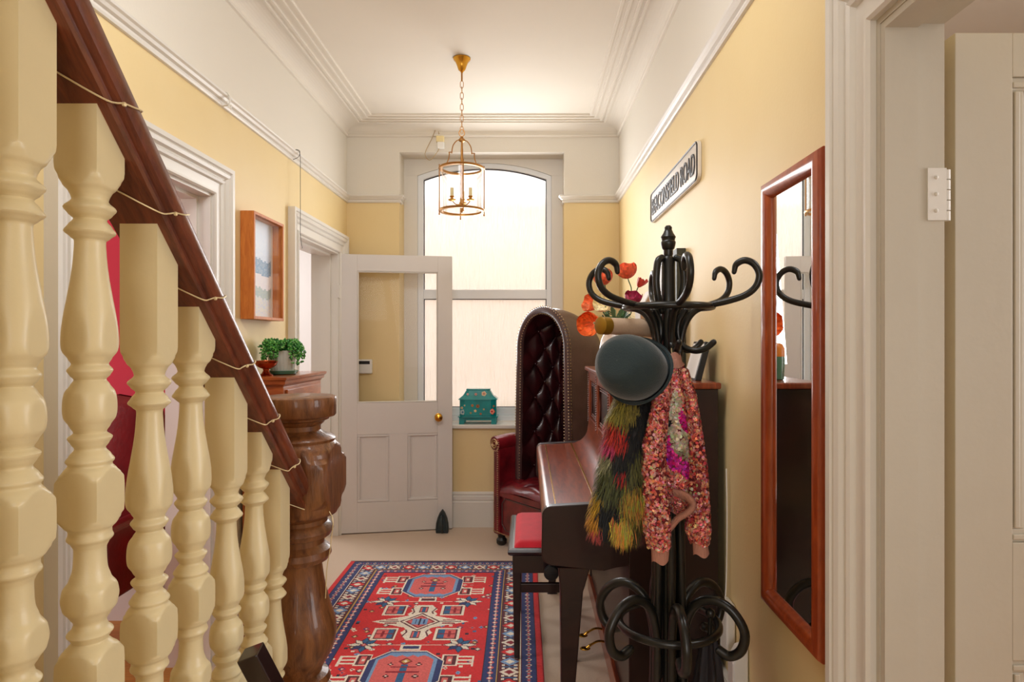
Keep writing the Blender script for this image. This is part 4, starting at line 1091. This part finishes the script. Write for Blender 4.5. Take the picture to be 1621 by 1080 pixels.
# ------------------------------------------------------------------ small wall things
th = empty('thermostat', (-1.20, YB, 1.19), 'white thermostat on the yellow back wall seen through the door glass', 'thermostat')
RW = Matrix.Rotation(PI/2, 3, 'X')
MB().lathe([(0.001, .078), (.003, .078)], (-1.185, YB, 1.185), 36, RW).build('backplate', M['wall'], th)
MB().box(-1.275, -1.145, YB-.034, YB-.003, 1.135, 1.240).build('thermostat_case', M['plastic'], th, bevel=.008, seg=3)
MB().box(-1.268, -1.16, YB-.036, YB-.034, 1.205, 1.228).build('display', M['black'], th)
wl = MB(); X0_, Z0_ = -.645, 2.84
wl.tube(spline([(X0_-.01, YB-.012, Z0_+.05), (X0_-.02, YB-.02, Z0_+.12), (X0_-.06, YB-.02, Z0_+.03), (X0_-.11, YB-.02, Z0_-.08), (X0_-.075, YB-.02, Z0_-.13), (X0_-.02, YB-.02, Z0_-.07), (X0_+.0, YB-.02, Z0_-.02)], 6), .0024, 5)
wl.tube(spline([(X0_+.03, YB-.012, Z0_+.12), (X0_, YB-.012, Z0_+.08), (X0_-.012, YB-.012, Z0_+.05)], 6), .0014, 5)
dv = empty('wall_sensor', (X0_, YB, Z0_), 'small ivory sensor with loose wires high on the back wall', 'sensor')
wl.build('cable', M['tan_wire'], dv)
MB().box(X0_-.028, X0_+.030, YB-.032, YB-.001, Z0_+.004, Z0_+.048).build('sensor_cap', M['ivory'], dv, bevel=.006)
MB().box(X0_-.020, X0_+.030, YB-.030, YB-.001, Z0_-.045, Z0_+.004).build('sensor_body', M['plastic'], dv, bevel=.004)
# flat iron as doorstop
di = empty('flat_iron', (-.612, 4.50, 0), 'old black flat iron standing on its heel as a doorstop by the open door', 'doorstop')
R_ = Matrix.Rotation(math.radians(8), 4, 'X'); TI = Matrix.Translation((-.612, 4.515, 0)) @ Matrix.Rotation(math.radians(-6), 4, 'X')
ol = [(-.044, 0), (-.046, .03), (-.043, .07), (-.033, .11), (-.018, .145), (0, .168), (.018, .145), (.033, .11), (.043, .07), (.046, .03), (.044, 0)]
MB(TI).prism([(x, z) for x, z in ol], (.0, .032), 'y').build('sole', M['iron'], di, bevel=.004)
MB(TI).tube([(x*.8, -.002, z*.85+.012) for x, z in ol], .005, 6, closed=True).build('rim', M['iron'], di)
MB(TI).tube(spline([(0, .0, .12), (0, -.03, .118), (.002, -.045, .09), (.006, -.046, .04), (.008, -.035, .012)], 5), [.008]*8+[.011]*13, 10).build('handle', M['iron'], di)
# plugs low on the right wall
sk_ = empty('socket_adaptor', (XR, 2.16, .42), 'white plug adaptor low on the right wall above another', 'socket')
MB().box(XR-.032, XR-.002, 2.05, 2.125, .35, .52).build('adaptor_body', M['plastic'], sk_, bevel=.008, seg=3)
MB().tube(spline([(XR-.02, 2.10, .51), (XR-.012, 2.112, .62), (XR-.012, 2.108, .80), (XR-.012, 2.115, .95)], 6), .0022, 6).build('cable', M['plastic'], sk_)
sk2 = empty('plug_in_freshener', (XR, 2.03, .27), 'white plug-in air freshener with green bottle low on the right wall', 'air freshener')
MB().prism([(XR-.002, .27), (XR-.002, .44), (XR-.03, .43), (XR-.050, .39), (XR-.050, .27)], (1.93, 1.985), 'y').build('freshener_body', M['plastic'], sk2, bevel=.006)
MB().lathe([(.21, .012), (.215, .018), (.262, .018), (.272, .010)], (XR-.028, 1.957, 0), 16).build('bottle', M['green_glaze'], sk2)

# ------------------------------------------------------------------ bentwood coat stand
GX, GY = .39, 1.75
cs = empty('coat_stand', (GX, GY, 0), 'dark bentwood coat stand with curled hooks in front of the piano', 'coat stand')
MB().lathe([(.10, .024), (.6, .022), (1.44, .020), (1.60, .019), (1.612, .013)], (GX, GY, 0), 20).build('pole', M['black_wood'], cs)
MB().lathe([(1.608, .010), (1.618, .013), (1.630, .013), (1.634, .017), (1.646, .020), (1.652, .0205), (1.656, .018), (1.662, .019), (1.666, .021), (1.671, .018), (1.676, .0145), (1.682, .012), (1.686, .010), (1.693, .0105), (1.698, .006)], (GX, GY, 0), 24).build('finial', M['black_wood'], cs)
upr = [(.177, 1.560), (.183, 1.580), (.205, 1.589), (.228, 1.577), (.240, 1.55), (.232, 1.52), (.205, 1.498), (.160, 1.484), (.112, 1.474), (.072, 1.458), (.046, 1.42), (.034, 1.36), (.026, 1.28)]
low = [(.048, 1.462), (.030, 1.43), (.028, 1.395), (.042, 1.365), (.072, 1.352), (.102, 1.358), (.124, 1.375)]
lob = [(.024, 1.462), (.038, 1.50), (.044, 1.545), (.038, 1.595), (.024, 1.607)]
foot = [(.030, 1.0), (.036, .75), (.040, .55), (.046, .38), (.075, .20), (.15, .09), (.23, .03), (.275, .016)]
curl = [(.038, .46), (.042, .57), (.066, .65), (.115, .685), (.168, .67), (.203, .62), (.196, .57), (.166, .546), (.136, .556)]
def member(prof, a, r, name, n=5, ends=None):
    pts = spline([(GX+q*math.cos(a), GY+q*math.sin(a), z) for q, z in prof], n)
    rs = [r]*len(pts)
    if ends: rs = [r*(ends+(1-ends)*min(1, i/6)) for i in range(len(pts))]
    return MB().tube(pts, rs, 10).sphere(pts[0], rs[0]*.99, 8, 6).sphere(pts[-1], rs[-1]*.99, 8, 6).build(name, M['black_wood'], cs)
for k in range(6):
    a = PI/6+k*PI/3
    member(upr, a, .0090, 'upper_hook', ends=.75); member(low, a, .0085, 'lower_hook')
    member(foot, a, .0125, 'leg'); member(curl, a, .0130, 'umbrella_scroll')
    if k % 2: member(lob, a, .0100, 'top_loop')
def hring(r, z, t, name):
    return MB().tube([(GX+r*math.cos(q), GY+r*math.sin(q), z) for q in [k*PI/24 for k in range(48)]], t, 10, closed=True).build(name, M['black_wood'], cs)
hring(.118, 1.472, .0095, 'ring'); hring(.135, .60, .0110, 'ring')
# dark umbrella standing in the lower ring
um = empty('folded_umbrella', (.475, 1.69, 0), 'black folded umbrella standing in the lower ring of the coat stand', 'umbrella')
mb = MB()
def umb(u, v):
    a = 2*PI*u; z = .06+.52*v; r = (.012+.030*math.sin(PI*min(1, v*.9+.06))**.8)*(1+.22*math.sin(6*a+v*5))
    return Vector((.475+.012*v+r*math.cos(a), 1.69+r*math.sin(a), z))
mb.grid(umb, 48, 20, True); mb.build('umbrella_cloth', M['cloth_dark'], um)
MB().tube([(.475, 1.69, .0), (.475, 1.69, .08)], .004, 8).build('ferrule', M['black_wood'], um)
MB().tube([(.487, 1.69, .57), (.489, 1.69, .64)], .006, 8).sphere((.489, 1.69, .65), .013, 10, 8).build('umbrella_handle', M['black_wood'], um)

# felt hat hanging on the left front hook
ax = Vector((-.53, -.80, .24)).normalized(); HC = Vector((.280, 1.60, 1.302))
q_ = ax.to_track_quat('Z', 'Y').to_matrix()
ht = empty('felt_hat', HC, 'dark grey green felt bowler hat hanging on the left side of the coat stand', 'hat')
def hatf(u, v):
    a = 2*PI*u
    P_ = [(.0, .090, .014), (.05, .094, .018), (.12, .090, .012), (.22, .082, .002), (.28, .078, .002)]+[(.28+.72*q/20, max(.0004, .0775*(1+.10*math.sin(PI*min(1, q/20*1.5)))*math.sqrt(max(0, 1-(q/20)**2.4))), .002+.125*(q/20 if q < 1 else math.sin(PI/2*(q/20)))) for q in range(1, 21)]
    for i in range(len(P_)-1):
        if v <= P_[i+1][0]+1e-9: break
    f = (v-P_[i][0])/(P_[i+1][0]-P_[i][0]); r = P_[i][1]+(P_[i+1][1]-P_[i][1])*f; h = P_[i][2]+(P_[i+1][2]-P_[i][2])*f
    if v < .28: h += .012*math.cos(2*a+1)*(1-v/.28); r *= 1+.03*math.cos(2*a)
    r *= 1+.04*math.cos(2*a+.6)+.012*math.sin(3*a+1)
    return HC+q_ @ Vector((r*math.cos(a), r*math.sin(a), h))
mb = MB(); mb.grid(hatf, 64, 100, True); mb.build('hat_body', M['felt'], ht)
mb = MB(); mb.tube([hatf(k/64, .0) for k in range(64)], .0038, 8, closed=True); mb.build('brim_edge', M['felt'], ht)
mb = MB(); mb.grid(lambda u, v: HC+q_ @ Vector((.0795*math.cos(2*PI*u)*(1+.04*math.cos(4*PI*u+.6)), .0795*math.sin(2*PI*u)*(1+.04*math.cos(4*PI*u+.6)), .004+.02*v)), 64, 3, True); mb.build('hat_band', M['cloth_dark'], ht)

# ---- garments: lofted from rows (photo-free real sizes: z, x-left, x-right, centre y, half depth)
def loft(rows, n=28, fold=.0, ph=0., nf=5):
    rows = [tuple(float(c) for c in r) for r in rows]
    def interp(t):
        i = min(int(t*(len(rows)-1)), len(rows)-2); f = t*(len(rows)-1)-i; f = f*f*(3-2*f)*.5+f*.5
        return [a+(b_-a)*f for a, b_ in zip(rows[i], rows[i+1])]
    def fn(u, v):
        z, xa, xb, yc, hd = interp(v); a = 2*PI*u
        cx, hw = (xa+xb)/2, (xb-xa)/2
        k = 1+fold*math.sin(nf*a+ph+v*4)*min(1, v*3)
        return Vector((cx+hw*k*math.cos(a), yc+hd*k*math.sin(a), z+.004*math.sin(3*a+v*9)))
    return fn
def W(px, py, Y): return ((px-835)/1000*Y, CAMZ-(py-539)/1000*Y)
def rows_px(rs, Y, hd, dy=0):
    out = []
    for r in rs:
        y, xa, xb = r[:3]; h = r[3] if len(r) > 3 else hd
        out.append(((CAMZ-(y-539)/1000*Y), (xa-835)/1000*Y, (xb-835)/1000*Y, Y+dy, h))
    return out
def surf_samples(fn, n, seed, u0=0, u1=1):
    r = random.Random(seed); out = []
    for _ in range(n):
        u = u0+(u1-u0)*r.random(); v = r.random(); e = 1e-3
        p = fn(u, v); du = fn(u+e, v)-p; dv = fn(u, min(1, v+e))-fn(u, max(0, min(1, v+e)-e))
        nn = du.cross(dv)
        if nn.length < 1e-12: continue
        nn.normalize(); out.append((p, nn, u, v, r))
    return out
# faux fur gilet
fv = empty('faux_fur_gilet', (.25, 1.66, 1.21), 'multicoloured shaggy faux fur gilet hanging on the coat stand below the hat', 'clothing')
Yf = 1.60
frows = rows_px([(590, 1000, 1040, .02), (625, 985, 1045, .03), (660, 968, 1044, .042), (700, 962, 1042, .05), (745, 954, 1042, .055), (790, 945, 1042, .058), (825, 940, 1040, .05), (845, 946, 1036, .036), (852, 960, 1030, .02)], Yf, .04, .05)
ff = loft(frows, fold=.06)
mb = MB(); mb.grid(ff, 48, 40, True); mb.build('gilet_lining', M['cloth_dark'], fv)
seeds = [((985, 655), (150, 138, 50), 20), ((1000, 650), (150, 136, 60), 16), ((978, 682), (196, 44, 28), 20), ((990, 695), (190, 40, 32), 15), ((962, 708), (206, 60, 110), 14), ((955, 730), (150, 150, 110), 16), ((1022, 668), (16, 18, 20), 27), ((1006, 695), (14, 16, 20), 20), ((994, 722), (14, 16, 20), 19), ((985, 735), (20, 22, 20), 15),
         ((958, 765), (86, 92, 48), 26), ((975, 775), (74, 80, 40), 20), ((1008, 730), (92, 92, 44), 22), ((1028, 706), (128, 118, 56), 14), ((985, 745), (204, 40, 40), 8), ((988, 757), (196, 36, 36), 7), ((940, 790), (214, 170, 50), 18), ((940, 825), (212, 150, 50), 14), ((948, 848), (214, 90, 90), 10),
         ((968, 812), (16, 20, 24), 22), ((965, 840), (24, 26, 24), 16), ((1000, 785), (158, 124, 44), 20), ((1005, 810), (112, 100, 40), 18), ((995, 835), (84, 80, 36), 14), ((1025, 800), (70, 74, 42), 20), ((1030, 840), (96, 50, 44), 14), ((985, 850), (204, 160, 60), 15), ((1000, 762), (90, 90, 44), 14)]
def furcol(px, py, r):
    best = min(seeds, key=lambda s_: (math.hypot(px-s_[0][0], (py-s_[0][1])*.8)+r.uniform(-4, 4))/s_[2])
    k = r.uniform(.6, 1.1)
    return rgb(*[min(255, c*k) for c in best[1]])
mb = MB()
def hair(p, nn, L_, r, col, w_=.0011):
    d = (nn*.55+Vector((r.uniform(-.35, .35)-.12, r.uniform(-.3, .3), -1.0))).normalized(); s1 = d.cross(nn)
    if s1.length < 1e-6: return
    s1 = s1.normalized()*w_; m_ = p+d*L_*.5+nn*L_*.10; e_ = p+d*L_+Vector((0, 0, -L_*.1))
    mb.col = col
    mb.add([p-s1, p+s1, m_+s1*.8, m_-s1*.8, e_], [(0, 1, 2, 3), (3, 2, 4)], True)
for p, nn, u, v, r in surf_samples(ff, 15000, 11):
    if (p-Vector((p.x, Yf+.05, p.z))).dot(nn) < 0: nn = -nn
    px, py = 835+p.x/Yf*1000, 539+(CAMZ-p.z)/Yf*1000
    hair(p, nn, r.uniform(.018, .038), r, furcol(px, py, r))
# the two hanging tufts
for (px, py, w2, n_) in ((985, 842, 9, 500), (1002, 800, 18, 900), (985, 838, 14, 400)):
    r = random.Random(px)
    for _ in range(n_):
        x, z = W(px+r.gauss(0, w2*.5), py+r.gauss(0, w2*.6)-8, Yf-.005)
        hair(Vector((x, Yf-.01+r.uniform(0, .03), z)), Vector((r.uniform(-.3, .3), -1, 0)).normalized(), r.uniform(.025, .045), r, rgb(*[c*r.uniform(.7, 1.2) for c in ((204, 160, 62) if w2 != 18 else (170, 136, 50))]))
tag(mb.build('fur_pile', M['fur'], fv), kind='stuff')

# sequinned jacket
jk = empty('sequin_jacket', (.37, 1.65, 1.3), 'pink sequinned child jacket with cream horse head motif hanging on the coat stand', 'clothing')
Yj = 1.62
body = loft(rows_px([(572, 1052, 1084, .025), (590, 1046, 1090, .032), (620, 1040, 1096, .040), (660, 1038, 1102, .044), (710, 1040, 1106, .046), (760, 1046, 1106, .046), (800, 1056, 1100, .040), (815, 1062, 1094, .032)], Yj, .04, .045), fold=.05)
slL = loft(rows_px([(584, 1046, 1062, .016), (620, 1036, 1060, .022), (660, 1028, 1056, .026), (710, 1016, 1052, .030), (770, 1016, 1054, .031), (830, 1019, 1060, .030), (866, 1027, 1060, .026)], Yj-.02, .03, .0), fold=.05, ph=1)
slR = loft(rows_px([(588, 1078, 1092, .015), (630, 1086, 1104, .022), (680, 1092, 1112, .026), (740, 1096, 1121, .028), (800, 1093, 1125, .030), (840, 1090, 1128, .029), (862, 1098, 1126, .024)], Yj-.01, .03, .02), fold=.05, ph=2)
def inpoly(x, y, P_):
    c = False; n = len(P_)
    for i in range(n):
        (x1, y1), (x2, y2) = P_[i], P_[(i+1) % n]
        if (y1 > y) != (y2 > y) and x < (x2-x1)*(y-y1)/(y2-y1)+x1: c = not c
    return c
# embroidered horse head: outline given as (x, y) on the garment front
HEAD = [(1068, 614), (1079, 636), (1088, 680), (1092, 720), (1087, 738), (1073, 726), (1060, 712), (1051, 700), (1050, 684), (1057, 664), (1062, 640)]
MANE = [(1076, 646), (1091, 668), (1095, 692), (1084, 686), (1075, 668)]
CURL = [(1049, 696), (1060, 690), (1064, 708), (1072, 722), (1088, 730), (1096, 748), (1090, 762), (1074, 748), (1060, 742), (1050, 722)]
def bodycol(p, r):
    px, py = 835+p.x/(Yj)*1000, 539+(CAMZ-p.z)/Yj*1000
    if p.y < Yj+.06:
        if math.hypot(px-1059, (py-671)) < 5.5: return (.01, .02, .02)
        if inpoly(px, py, CURL): return rgb(*[c*r.uniform(.8, 1.2) for c in ((206, 40, 150) if px > 1056 else (84, 50, 176))])
        if inpoly(px, py, MANE): return rgb(*[c*r.uniform(.8, 1.2) for c in (206, 36, 140)])
        if inpoly(px, py, HEAD): return rgb(*[c*r.uniform(.85, 1.08) for c in ((206, 194, 168) if not (1066 < px < 1084 and 712 < py) else (150, 140, 112))])
    return pinkcol(r)
def pinkcol(r):
    return rgb(*[min(255, c*r.uniform(.75, 1.15)) for c in r.choice([(240, 152, 132), (228, 126, 112), (246, 176, 152), (190, 78, 80), (220, 110, 102), (252, 196, 180), (140, 44, 52)])])
sq = MB()
def sequin(p, nn, r, col, rad=.0046):
    nn = (nn+Vector((r.uniform(-.4, .4), r.uniform(-.4, .4), r.uniform(-.4, .4)))).normalized(); t = nn.orthogonal().normalized(); b_ = nn.cross(t)
    a0 = r.random()*6; sq.col = col
    sq.add([p+nn*.0015+(t*math.cos(a0+k*PI/3)+b_*math.sin(a0+k*PI/3))*rad for k in range(6)], [(0, 1, 2, 3, 4, 5)], False)
for fn, cnt, sd, cf in ((body, 8000, 21, bodycol), (slL, 4200, 22, None), (slR, 3800, 23, None)):
    name = 'jacket_body' if cf else 'sleeve'
    g = MB().grid(fn, 60, 80, True)
    if cf:
        r0 = random.Random(1); g.c = []
        for f_ in g.f:
            c0 = cf(Vector(g.v[f_[0]]), r0); g.c.append(c0 if c0[2] > c0[0]*.62 or max(c0) < .03 else (.16, .03, .035))
    g.build(name, M['jacket_print'] if cf else M['jacket'], jk)
    c_ = [fn(.0, v/20)*.5+fn(.5, v/20)*.5 for v in range(21)]
    for p, nn, u, v, r in surf_samples(fn, cnt, sd):
        if (p-c_[int(v*20)]).dot(nn) < 0: nn = -nn
        sequin(p, nn, r, cf(p, r) if cf else pinkcol(r))
tag(sq.build('sequin_cover', M['sequin'], jk), kind='stuff')
cuffL = loft(rows_px([(862, 1028, 1060, .024), (872, 1031, 1059, .021), (889, 1032, 1058, .020)], Yj-.02, .03, .0))
cuffR = loft(rows_px([(856, 1098, 1125, .022), (866, 1100, 1124, .020), (882, 1101, 1126, .020)], Yj-.01, .03, .02))
for c_ in (cuffL, cuffR): MB().grid(c_, 32, 6, True).build('cuff', M['rib'], jk)
colr = loft(rows_px([(560, 1060, 1082, .020), (570, 1052, 1085, .026), (581, 1046, 1090, .031)], Yj, .03, .04)); MB().grid(colr, 32, 6, True).build('collar', M['rib'], jk)
# rolled-up waistband hanging at the front
wb = MB(); wbp = spline([Vector((W(1058, 835, Yj)[0], Yj-.012, W(1058, 835, Yj)[1])), Vector((W(1070, 818, Yj)[0], Yj-.02, W(1070, 818, Yj)[1])), Vector((W(1086, 806, Yj)[0], Yj-.026, W(1086, 806, Yj)[1])), Vector((W(1093, 795, Yj)[0], Yj-.022, W(1093, 795, Yj)[1])), Vector((W(1085, 785, Yj)[0], Yj-.01, W(1085, 785, Yj)[1])), Vector((W(1070, 783, Yj)[0], Yj+.01, W(1070, 783, Yj)[1]))], 6)
wb.tube(wbp, .019, 12, flat=.45); wb.build('waistband', M['rib'], jk)
MB().tube(spline([Vector((W(1073, 572, Yj)[0], Yj+.04, W(1073, 572, Yj)[1])), Vector((W(1070, 556, Yj)[0], Yj+.05, W(1070, 556, Yj)[1])), Vector((GX+.0, GY-.05, 1.362))], 5), .0016, 6).build('hanging_loop', M['wire'], jk)
# pale wooden stick with olive gold end lying across the hooks
a_ = Vector((.194, 1.70, 1.420)); b_ = Vector((.372, 1.83, 1.415)); d_ = (b_-a_).normalized()
pk = empty('pale_stick', a_, 'thick pale wooden stick with olive gold band lying across the coat stand hooks', 'stick')
MB().tube([a_, a_+d_*.003, a_+d_*.030, a_+d_*.033], [.020, .024, .0245, .022], 20).build('gold_band', M['goldband'], pk)
MB().tube([a_+d_*.032, b_], [.0225, .0265], 20).build('stick_body', M['shoulder_tube'], pk)

# ------------------------------------------------------------------ things on the piano
PZ = 1.237
vs_ = empty('flower_vase', (.40, 2.86, PZ), 'round white vase full of flowers on top of the piano', 'vase')
MB().lathe([(0, .040), (.006, .044), (.05, .068), (.10, .076), (.15, .066), (.19, .044), (.205, .042), (.215, .048), (.213, .042), (.19, .036), (.14, .056)], (.40, 2.86, PZ), 36).build('vase_body', M['white_ceramic'], vs_)
mb = MB(); rr = random.Random(4)
for k in range(34):
    a = rr.random()*2*PI; c0 = Vector((.40+.02*math.cos(a), 2.86+.02*math.sin(a), PZ+.20)); e_ = c0+Vector((math.cos(a)*rr.uniform(.04, .11), math.sin(a)*rr.uniform(.04, .11), rr.uniform(.03, .12)))
    m_ = (c0+e_)/2+Vector((0, 0, .03)); s1 = (e_-c0).cross(Vector((0, 0, 1))).normalized()*.010
    mb.col = rgb(*rr.choice([(52, 96, 56), (70, 120, 70), (98, 138, 96), (40, 78, 50)])); mb.add([c0, m_+s1, e_, m_-s1], [(0, 1, 2, 3)], True)
tag(mb.build('leaves', M['petal'], vs_), kind='stuff')
def poppy(px, py, Y, size, cols, face, label, open_=1.0, name='poppy'):
    size *= 1.22
    c = Vector(((px-835)/1000*Y, Y, CAMZ-(py-539)/1000*Y)); R = Vector(face).normalized().to_track_quat('Z', 'Y').to_matrix()
    f = empty(name, c, label, 'flower', 'flowers in the white vase')
    for k in range(5):
        a0 = k*2*PI/5+.3
        def pet(u, v):
            a = a0+(u-.5)*1.75; r = size*(.10+.90*math.sin(v*PI/2*open_))*(1-.14*abs(u-.5)*2*v); h = size*1.1*(v**1.6)+.004*math.sin(u*9)*v+.003*k*v
            return c+R @ Vector((r*math.cos(a), r*math.sin(a), h-size*.3))
        pb = MB(); pb.grid(pet, 8, 7); pb.col = None
        me = pb; me.c = []
        for q in range(len(pb.f)):
            kk = random.uniform(.85, 1.1); me.c.append(rgb(*[min(255, x*kk) for x in cols[k % len(cols)]]))
        pb.build('petal', M['petal'], f)
    base = c+R @ Vector((0, 0, -size*.3))
    MB().tube(spline([base, base+R @ Vector((0, 0, -size*1.2))+Vector((0, 0, -.01)), Vector((.40, 2.86, PZ+.24)), Vector((.40, 2.86, PZ+.12))], 6), .0026, 6).build('stem', M['stem'], f)
poppy(993, 436, 2.86, .042, [(232, 92, 56), (240, 110, 66)], (-.25, -.3, .9), 'bright red orange poppy highest in the vase on the piano')
poppy(956, 446, 2.90, .040, [(222, 92, 56), (232, 120, 70)], (-.3, -.5, .8), 'red poppy seen through the left upper hooks')
poppy(942, 482, 2.82, .036, [(236, 118, 66), (240, 140, 90)], (-.8, -.4, .2), 'orange poppy at the left edge of the bouquet, above the cream flower')
poppy(938, 512, 2.78, .046, [(244, 126, 58), (240, 112, 50)], (-.5, -.8, -.1), 'large orange poppy lowest on the left of the bouquet')
poppy(957, 484, 2.74, .036, [(244, 224, 176), (250, 236, 200)], (-.4, -.9, .3), 'cream flower between the orange poppies', name='cream_flower')
poppy(1001, 478, 2.86, .034, [(160, 34, 70), (178, 48, 84)], (.1, -.6, .8), 'dark magenta flower in the middle of the bouquet', name='magenta_flower')
poppy(1012, 452, 2.92, .026, [(200, 66, 50)], (.5, -.3, .8), 'small red bud on the right of the bouquet', .6, name='poppy')
# gabled brown and white box
hb = empty('gabled_box', (.50, 2.68, PZ), 'tall brown box with white slanted front on the piano behind the coat stand', 'box')
MB().prism([(.47, PZ), (.585, PZ), (.585, 1.50), (.555, 1.585), (.515, 1.585), (.47, 1.50)], (2.62, 2.74), 'y').build('box_body', mat('brown_card', rgb(160, 128, 100), .7), hb, bevel=.002)
MB().prism([(.466, PZ), (.4695, PZ), (.4695, 1.50), (.515, 1.587), (.511, 1.589), (.466, 1.502)], (2.625, 2.735), 'y').build('white_front', M['paper'], hb)
# leaning photograph frame
pf_ = empty('leaning_photo_frame', (.62, 2.33, PZ), 'black edged photo frame leaning back on the near end of the piano', 'photo frame')
MB().prism([(.595, PZ), (.617, PZ), (.652, 1.372), (.632, 1.376)], (2.24, 2.40), 'y').build('frame', M['black'], pf_, bevel=.002)
MB().prism([(.5935, PZ+.008), (.5965, PZ+.008), (.6315, 1.368), (.6285, 1.368)], (2.25, 2.39), 'y').build('photograph', M['paper'], pf_)
jr = empty('striped_jar', (.44, 2.30, PZ), 'green and orange banded jar on the piano seen in the wall mirror', 'jar')
MB().lathe([(0, .034), (.004, .038), (.07, .041), (.085, .040)], (.44, 2.30, PZ), 28).build('jar_body', M['green_glaze'], jr)
MB().lathe([(.085, .0405), (.115, .040), (.130, .032), (.134, .02)], (.44, 2.30, PZ), 28).build('jar_top', mat('orange_glaze', rgb(206, 120, 40), .3), jr)

# ------------------------------------------------------------------ red room furniture seen through the first doorway
skirt('baseboard_red_room', (-4.4, 3.13), (XL-TH, 3.13), (0, -1))
rc = empty('red_armchair', (-1.90, 2.72, 0), 'dark red leather armchair in the crimson room beyond the first doorway', 'armchair')
def rcb(u, v):
    a = PI*2*u; z = .34+v*.79
    k = 1 if v < .86 else math.sqrt(max(0, 1-((v-.86)/.14)**2))
    r = 1+.06*math.sin(v*PI*1.4)
    return Vector((-1.90+.235*r*math.cos(a)*(.75+.25*k), 2.88+.055*math.sin(a)*(.3+.7*k)+.05*v, z-.03*abs(math.cos(a))*v))
MB().grid(rcb, 40, 30, True).build('backrest', M['maroon'], rc)
MB().box(-2.10, -1.70, 2.46, 2.84, .33, .46).build('seat', M['maroon'], rc, bevel=.04, seg=4)
for s_ in (-1, 1):
    MB().box(-1.90+s_*.215-.035, -1.90+s_*.215+.035, 2.46, 2.86, .33, .64).build('arm', M['maroon'], rc, bevel=.03, seg=4)
    for y in (2.50, 2.84): MB().lathe([(0, .014), (.34, .024)], (-1.90+s_*.20, y, 0), 12).build('leg', M['black_wood'], rc)
